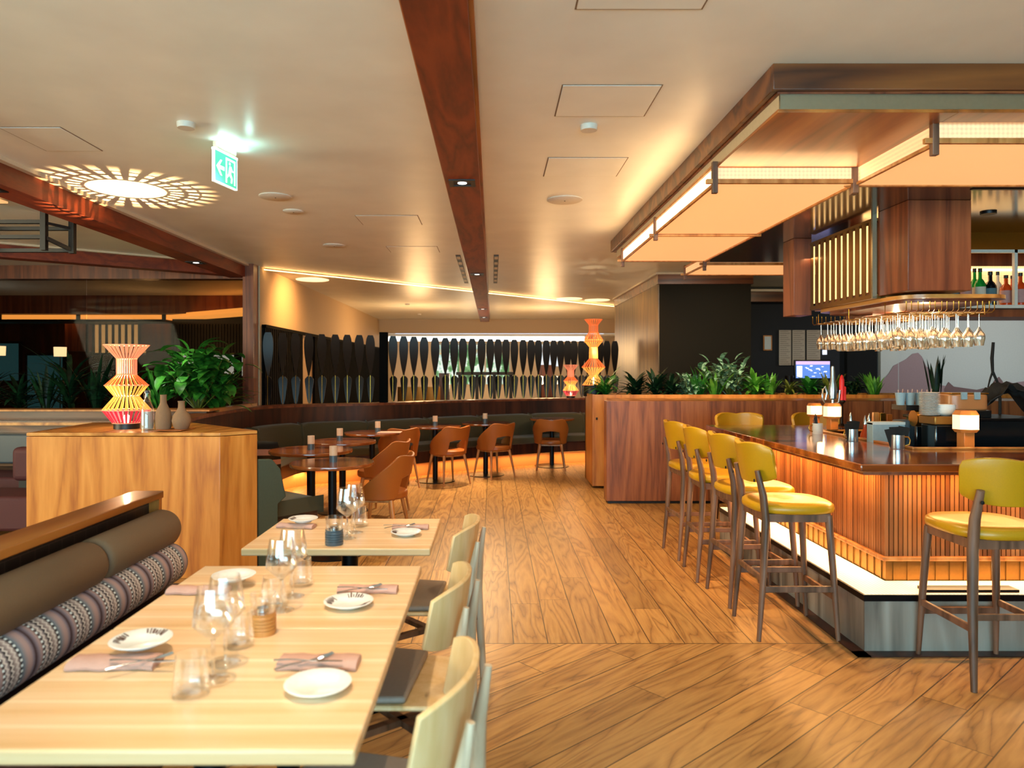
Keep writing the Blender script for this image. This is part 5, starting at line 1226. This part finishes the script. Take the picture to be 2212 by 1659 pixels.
# ---------------------------------------------------------------- hanging bottle gantry
gt = T('bottle_gantry', 'hanging wooden bottle gantry with brass slats above the bar', 'gantry', (0, 0, 0))
MB().box(2.68, 4.63, 2.015, 3.09, 4.99, 2.60).build('wood_end_box', 'teak_dark', gt, bevel=.004)
MB().box(2.51, 5.98, 1.96, 2.66, 6.2, 2.60).build('far_wood_end', 'teak_dark', gt, bevel=.004)
MB().box(2.74, 4.99, 2.0, 3.3, 6.1, 2.03).build('bottom_board', 'shelf_wood', gt)
m = MB(); g_ = MB()
for k in range(11):
    y = 5.03+k*.093; m.box(2.650, y-.024, 2.03, 2.657, y+.024, 2.54)
m.box(2.645, 4.99, 2.0, 2.70, 6.0, 2.03); m.box(2.645, 4.99, 2.54, 2.70, 6.0, 2.56)
m.build('brass_slats', 'brass_dull', gt)
m = MB()
for k in range(10):
    y = 5.0765+k*.093; m.box(2.648, y-.007, 2.05, 2.654, y+.007, 2.52)
m.build('glow_lines', 'gold_line', gt)
MB().box(2.70, 5.0, 2.03, 2.72, 6.0, 2.54).build('inner_panel', 'teak_dark', gt)
MB().box(2.64, 4.985, 2.0, 2.67, 5.005, 2.60).build('pale_edge', 'pale_metal', gt)
# curved boards below
pts = [(2.70+.30*(1-math.cos(a))*0+.0, 0) for a in (0,)]
def rr(x0, y0, x1, y1, r, n=6):
    out = []
    for (cx, cy, a0) in ((x1-r, y1-r, 0), (x0+r, y1-r, PI/2), (x0+r, y0+r, PI), (x1-r, y0+r, 1.5*PI)):
        for k in range(n+1): a = a0+PI/2*k/n; out.append((cx+r*math.cos(a), cy+r*math.sin(a)))
    return out
MB().prism(rr(2.70, 4.70, 3.45, 6.05, .18), 1.975, 2.0).build('rounded_board', 'shelf_wood', gt, 40)
MB().prism(rr(2.76, 4.78, 3.40, 6.0, .16), 1.955, 1.975).build('rounded_board', 'teak_dark', gt, 40)
# shelf with bottles to the right
MB().box(3.05, 5.70, 1.995, 6.4, 6.25, 2.02).build('bottle_shelf', 'white_paint', gt)
MB().box(3.05, 5.76, 1.93, 6.4, 6.2, 1.99).build('shelf_underframe', 'teak_dark', gt)
MB().box(3.2, 6.2, 2.02, 6.4, 6.22, 2.40).build('woven_back', 'back_mesh', gt)
MB().box(3.2, 6.185, 2.36, 6.4, 6.2, 2.375).build('light_line', 'led', gt)
m = MB().box(3.1, 5.7, 2.435, 6.4, 5.73, 2.46)
for x in (4.16, 5.0): m.box(x-.012, 5.7, 2.02, x+.012, 5.73, 2.46)
m.build('pale_frame', 'white_paint', gt)
MB().box(3.1, 5.72, 2.46, 6.4, 5.76, 2.60).build('brass_header', 'brass', gt)
MB().box(3.1, 6.22, 2.0, 6.4, 6.25, 2.6).build('back_board', 'teak_dark', gt)
MB().lathe([(0, 0), (.05, 0), (.05, .012), (0, .012)], 24, (X(2135, 5.0), 5.0, 2.588)).build('spot_ring', 'black', gt, 40)
area((3.4, 5.95, 2.43), (0, 0, 0), 1.6, .1, 6, WARM); area((3.05, 5.4, 1.945), (0, 0, 0), .5, 1.0, 10, WARM2)
point((2.95, 4.9, 1.93), 3, WARM2, .015); point((3.15, 5.6, 1.93), 3, WARM2, .015)  # small added lights to make the hanging glasses sparkle
# wire racks
rk = T('glass_rack', 'brass wire rack hanging below the gantry full of stemware', 'rack', (0, 0, 0))
m = MB()
for i in range(16):
    x = 2.739+(i//2)*.078+(-.017 if i % 2 == 0 else .017)
    m.tube([(x, 4.72, 1.955), (x, 4.72, 1.90), (x, 4.74, 1.885), (x, 6.08, 1.885), (x, 6.10, 1.90), (x, 6.10, 1.955)], .0035, 6)
m.build('wires', 'brass', rk, 60)
m = MB()
for y in (4.9, 5.4, 5.9): m.tube([(2.68, y, 1.96), (2.68, y, 1.882), (3.36, y, 1.882), (3.36, y, 1.96)], .004, 6)
m.build('cross_wires', 'brass', rk, 60)
hg = T('hanging_glass', 'clear wine glass hanging upside down in the lit rack above the bar', 'glass', (2.739, 4.85, 1.889), 0, 'wine glasses hanging above the bar')
hp = [(0, .0), (.034, .002), (.033, -.002), (.005, -.008), (.0038, -.02), (.0038, -.095), (.014, -.115), (.035, -.145), (.036, -.175), (.027, -.222), (.0262, -.222), (.034, -.175), (.033, -.147), (.0, -.112)]
MB().lathe(hp[5:], 16).build('bowl', 'stemware_warm', hg, 60); MB().lathe(hp[:6], 10).build('stem', 'stemware_warm', hg, 60)
rnd = random.Random(31)
for i in range(8):
    for j in range(12):
        if i == 0 and j == 0: continue
        if rnd.random() < .06: continue
        o = dup(hg, (2.739+i*.078, 4.85+j*.102+rnd.uniform(-.01, .01), 1.889), 0); o.scale = (1, 1, rnd.choice((.96, 1.0, 1.04)))
# bottles on the gantry shelf
def bottle(label, px, Y, mm, h, r, lab, cap='black', kind=0):
    t = T('bottle', label, 'bottle', (X(px, Y), Y, 2.021), 0, 'bottles on the gantry shelf')
    neck = .32 if kind == 0 else .42
    bd = MB().lathe([(0, 0), (r, 0), (r, h*(1-neck-.12)), (r*.75, h*(1-neck-.03)), (r*.34, h*(1-neck+.05)), (r*.32, h*.93), (0, h*.93)], 20).build('body', mm, t, 50)
    MB().lathe([(0, h*.90), (r*.38, h*.90), (r*.38, h), (0, h)], 14).build('cap', cap, bd, 40)
    MB().lathe([(r*1.02, h*.10), (r*1.02, h*(.48 if kind else .5))], 20).build('label', lab, bd, 40)
for b in (('dark bottle with gold label just under the wooden gantry box', 2008, 5.78, 'dark_bottle', .27, .038, 'brass'), ('dark bottle with pale label under the gantry box', 2036, 5.8, 'dark_bottle', .28, .042, 'label_cream'),
          ('bottle with grey label beside the green bottles', 2062, 5.85, 'dark_bottle', .27, .035, 'label_teal'), ('bottle with pinkish label left of the green bottles', 2086, 5.8, 'clear_bottle', .29, .042, 'label_pink'),
          ('left green bottle with long neck on the gantry shelf', 2105, 5.86, 'green_glass', .31, .036, 'label_cream'), ('right green bottle with cream label on the gantry shelf', 2117, 5.78, 'green_glass', .30, .040, 'label_cream'),
          ('black bottle with a portrait label right of the green bottles', 2139, 5.78, 'dark_bottle', .275, .044, 'label_teal'), ('clear tall bottle behind the black one', 2155, 5.9, 'clear_bottle', .29, .034, 'label_cream'),
          ('amber bottle with pink label left of the pale post', 2173, 5.82, 'amber_bottle', .25, .042, 'label_pink'), ('second amber bottle beside the pale post', 2186, 5.92, 'amber_bottle', .26, .03, 'label_pink'),
          ('amber bottle at the very right edge of the shelf', 2204, 5.82, 'amber_bottle', .27, .042, 'label_pink')): bottle(*b)
# ---------------------------------------------------------------- things on the ceiling
CZ = 2.9
def cdisc(label, px, py, dia, mm, name, cat, th=.012, grp=None):
    y = F*(CZ-EYE)/(HY-py); t = T(name, label, cat, (X(px, y), y, CZ), 0, grp)
    r = dia/2; MB().lathe([(0, -th), (r*.92, -th), (r, -th*.5), (r, 0), (0, 0)], 36).build('cover', mm, t, 50); return t
for px, py, d_, lb in ((595, 424, .26, 'flat white round ceiling speaker right of the exit sign'), (634, 456, .18, 'smaller white ceiling disc beside the round speaker'), (722, 530, .25, 'white ceiling speaker farther back left of the wooden beam'),
                  (1220, 431, .29, 'white ceiling speaker right of the wooden beam')):
    t = cdisc(lb, px, py, d_, 'white_paint', 'ceiling_speaker', 'speaker', grp='round ceiling speakers'); MB().lathe([(0, -.014), (.006, -.014), (.006, -.01), (0, -.01)], 10).build('centre_screw', 'black', t)
for px, py, lb in ((402, 266, 'white smoke detector between the left wall lamp glow and exit sign'), (1272, 271, 'white smoke detector beside the square ceiling hatch'), (880, 656, 'small reddish detector far back on the ceiling'), (906, 678, 'tiny detector farthest back on the ceiling')):
    cdisc(lb, px, py, .10, 'white_paint', 'smoke_detector', 'detector', .03, 'smoke detectors')
for x0, x1, y0, y1, lb in ((.346, .83, 3.52, 3.945, 'square access hatch in the ceiling nearest the canopy corner'), (.37, .888, 4.72, 5.17, 'access hatch in the ceiling behind the detector'), (.324, .807, 2.3, 2.775, 'access hatch at the very top of the view'),
                       (-2.84, -2.49, 4.13, 4.57, 'access hatch at the left above the glowing lamp'), (-1.24, -.68, 6.48, 6.89, 'access hatch left of the beam'), (-1.2, -.63, 8.1, 8.5, 'access hatch farther back left of the beam')):
    t = T('access_hatch', lb, 'hatch', ((x0+x1)/2, (y0+y1)/2, CZ), 0, 'ceiling access hatches'); a, b_ = (x1-x0)/2, (y1-y0)/2
    MB().box(-a, -b_, -.004, a, b_, 0).build('door_panel', 'ceiling_paint', t, bevel=.002)
    MB().box(-a-.006, -b_-.006, -.002, a+.006, b_+.006, 0).build('shadow_gap', 'taupe_leather', t)
for x, nm in ((-.42, 'left'), (.045, 'right')):
    t = T('linear_vent', 'narrow black slot vent on the %s side of the ceiling beam' % nm, 'vent', (x, 10.1, CZ), 0, 'slot vents along the beam')
    MB().box(-.03, -1.4, -.006, .03, 1.4, 0).build('slot', 'black', t)
    m = MB()
    for k in range(6): m.box(-.022, -1.3+k*.45, -.009, .022, -1.1+k*.45, -.006)
    m.build('blades', 'ceiling_trim', t)
for y, z, x, lb in ((4.97, 2.8, -.21, 'square black downlight in the central beam nearest the viewer'), (9.70, 2.8, -.21, 'second square downlight in the central beam'), (15.2, 2.8, -.21, 'third downlight in the central beam'), (17.6, 2.8, -.21, 'farthest downlight in the central beam'),
                (8.18, 2.73, -3.38, 'small downlight under the left beam near the post'), (4.85, 2.73, -3.42, 'downlight under the left beam at the picture edge')):
    t = T('downlight', lb, 'downlight', (x, y, z), 0, 'downlights in the beams')
    m = MB(); ring(m, -.09, -.09, .09, .09, -.06, -.06, .06, .06, -.008, 0); tr_ = m.build('trim_ring', 'black', t)
    MB().box(-.06, -.06, -.002, .06, .06, 0).build('recess', 'black', t); MB().lathe([(0, -.006), (.032, -.006), (.032, -.002), (0, -.002)], 20).build('lamp_face', 'led_white', tr_)
for px, py, lb in ((1230, 645, 'left round glow thrown onto the ceiling at the far right of the light line'), (1290, 648, 'right round glow thrown onto the ceiling near the bronze block')):
    cdisc(lb, px, py, .5, 'glow_disc', 'ceiling_glow_disc', 'ceiling glow', .01, 'round ceiling glows')  # emissive discs stand for light the staved lamps throw up
cdisc('glowing round disc on the ceiling behind the corner post', 675, 604, .5, 'glow_disc', 'ceiling_glow_disc', 'ceiling glow', .01, 'round ceiling glows')  # flat emissive disc put on the ceiling
# exit sign
ex = T('exit_sign', 'green emergency exit sign with arrow and running figure hanging from the ceiling', 'sign', (-1.69, 4.35, 2.655), math.atan2(.23, .05))
gp_ = MB().box(0, -.006, 0, .236, .006, .185).build('green_panel', 'exit_green', ex)
MB().box(-.006, -.012, .185, .242, .012, .20).build('light_bar', 'exit_white', ex)
MB().box(-.006, -.009, -.004, 0, .009, .185).box(.236, -.009, -.004, .242, .009, .185).box(-.006, -.009, -.008, .242, .009, 0).build('edge', 'exit_white', ex)
m = MB()
def poly2(m, pts, y): n = len(pts); m.add([(x*.01, y, z*.01) for x, z in pts]+[(x*.01, y+.002, z*.01) for x, z in pts], [tuple(range(n)), tuple(range(n, 2*n))[::-1]]+[(i, n+i, n+(i+1) % n, (i+1) % n) for i in range(n)])
poly2(m, [(1.5, 9.2), (5.8, 14), (7.6, 14), (5.0, 10.4), (10, 10.4), (10, 8.0), (5.0, 8.0), (7.6, 4.4), (5.8, 4.4)], -.0085)
m.build('arrow', 'exit_white', gp_)
m = MB()
for pts in ([(11.5, 1.5), (11.5, 17), (22, 17), (22, 1.5), (20.6, 1.5), (20.6, 15.6), (12.9, 15.6), (12.9, 1.5)],): poly2(m, pts, -.0085)
poly2(m, [(15.0, 13.2), (16.6, 13.2), (16.6, 14.8), (15.0, 14.8)], -.0088)
poly2(m, [(14.2, 7.5), (15.4, 12.6), (17.4, 12.6), (18.6, 10.6), (20, 10.2), (19.6, 9.2), (17.6, 9.6), (17.2, 8.0), (19, 5.2), (18.4, 2.2), (16.8, 2.2), (17.2, 4.8), (15.4, 6.6), (13.2, 4.6), (12.9, 6.0)], -.0088)
m.build('running_figure', 'exit_white', gp_)
MB().box(.02, -.02, .20, .21, .02, .243).build('ceiling_mount', 'ceiling_trim', ex)
area((-1.63, 4.45, 2.862), (PI, 0, math.atan2(.23, .05)), .22, .02, 1.0, (.5, 1, .95)); point((-1.50, 4.42, 2.80), .7, (.45, 1, .92), .02)
# frame hanging at the left beyond the beam
t = T('open_canopy', 'dark open frame canopy hanging from the ceiling at the left edge', 'canopy', (0, 0, 0))
for (x, y) in ((-3.56, 6.08), (-3.70, 5.92), (-4.3, 5.92)): MB().box(x-.022, y-.022, 2.49, x+.022, y+.022, 2.9).build('post', 'black', t)
m = MB()
for (y, z) in ((5.92, 2.71), (6.08, 2.685), (5.92, 2.585), (6.08, 2.50)): m.box(-9, y-.02, z, (-3.56 if y > 6 else -3.7), y+.02, z+.03)
m.bar((-3.56, 6.08, 2.515), (-3.7, 5.92, 2.60), .03).bar((-3.56, 6.08, 2.70), (-3.7, 5.92, 2.72), .02)
m.build('rails', 'black', t); MB().box(-9, 5.5, 2.86, -3.95, 5.85, 2.875).build('glow_panel', 'panel_bottom', t)
# lit canopy and gantries in the room behind the tinted glass
t = T('far_canopy', 'dark canopy with an orange glowing band behind the tinted glass', 'canopy', (0, 0, 0)); Yf = 13.9
MB().box(X(-60, Yf), Yf, Z(690, Yf), X(355, Yf), Yf+.6, Z(678, Yf)).build('glow_band', 'amber', t)
MB().prism([(X(360, 13.8), 13.8), (X(545, 12.2), 12.2), (X(545, 12.2), 12.9), (X(360, 13.8), 14.5)], 2.50, 2.58).build('glow_band', 'amber', t)
m = MB()
for px in (0, 170, 355): m.box(X(px-4, Yf), Yf-.03, Z(694, Yf), X(px+4, Yf), Yf, Z(674, Yf))
m.box(X(-60, Yf), Yf-.03, Z(695, Yf), X(357, Yf), Yf+.6, Z(690, Yf)); m.build('frame', 'black', t)
for (a, b_, Yg, n_, lb, back) in ((187, 300, 14.6, 8, 'slatted bottle gantry glowing gold behind the tinted glass', 'back_mesh'), (372, 540, 14.0, 26, 'long dark slatted gantry with thin slats behind the tinted glass', 'brass_dull')):
    t = T('slatted_gantry', lb, 'gantry', (0, 0, 0), 0, 'gantries behind the tinted glass')
    z0, z1 = Z(762, Yg), Z(700, Yg); MB().box(X(a, Yg), Yg+.25, z0, X(b_, Yg), Yg+.3, z1).build('back_panel', back, t)
    m = MB()
    for k in range(n_+1):
        px = a+(b_-a)*k/n_; m.box(X(px, Yg)-.022, Yg, z0, X(px, Yg)+.022, Yg+.03, z1)
    m.box(X(a, Yg), Yg, z0-.04, X(b_, Yg), Yg+.3, z0).box(X(a, Yg), Yg, z1, X(b_, Yg), Yg+.3, 2.9); m.build('slats', 'black', t)
tag(MB().box(X(140, 14.8), 14.8, 1.9, X(185, 14.8), 15.2, 2.9).build('cabinet', 'teak_dark'), 'dark wooden overhead cabinet left of the gold gantry behind glass', 'cabinet')
tag(MB().box(X(302, 14.8), 14.8, 1.9, X(370, 14.8), 15.2, 2.9).build('cabinet', 'teak_dark'), 'dark wooden overhead cabinet between the two gantries behind glass', 'cabinet')
for px, py, lb in ((-2, 758, 'glowing ribbed wall lamp at the left picture edge'), (130, 760, 'glowing ribbed wall lamp behind the dark plants')):
    Yl = 13.0; t = T('wall_lamp', lb, 'lamp', (X(px, Yl), Yl, Z(py+10, Yl)), 0, 'ribbed lamps behind the tinted glass')
    MB().lathe([(0, 0), (.10, 0), (.105, .17), (0, .17)], 18).build('shade', 'globe', t, 40)
    MB().tube([(0, 0, -2.0+0), (0, 0, 0)], .01, 6).build('stem', 'black', t)
point((-6.0, 12.5, 2.0), 14, WARM, .1); point((-8.5, 11.5, 2.2), 10, COOL, .1)
t = T('far_counter', 'counter with white front edge behind the tinted glass beside the post', 'counter', (0, 0, 0))
MB().box(X(470, 12.0), 12.0, 0, X(545, 12.0)+.1, 12.5, Z(882, 12.0)).build('top_body', 'mural', t)
MB().box(X(455, 12.6), 12.6, 0, X(545, 12.6)+.1, 13.1, Z(838, 12.6)).build('dark_body', 'maroon_wood', t)
# fill lights added to brighten the far rooms, no fittings
spot((-.4, 16.5, 2.42), 260, WARM2, 130, .9, .15); point((1.2, 16.0, 1.9), 85, WARM, .3); point((-1.6, 15.5, 1.9), 85, WARM, .3); point((-0.6, 20.5, 1.2), 40, WARM2, .15)
spot((-2.3, 10.6, 2.85), 170, AMB, 120, .9, .1, aim=(-3.1, 10.8, 2.2))
spot((1.6, 11.0, 2.85), 60, WARM, 110, .9, .1, aim=(2.4, 12.0, 1.9)); spot((8.4, 9.4, 2.85), 230, (.9, .95, 1), 110, .9, .1, aim=(8.0, 12.3, 1.5))
spot((4.8, 9.6, 2.8), 40, WARM2, 110, .9, .1, aim=(4.6, 12.3, 1.6))
spot((1.4, 9.8, 2.85), 80, AMB, 80, .8, .08, aim=(2.4, 11.2, 1.4))
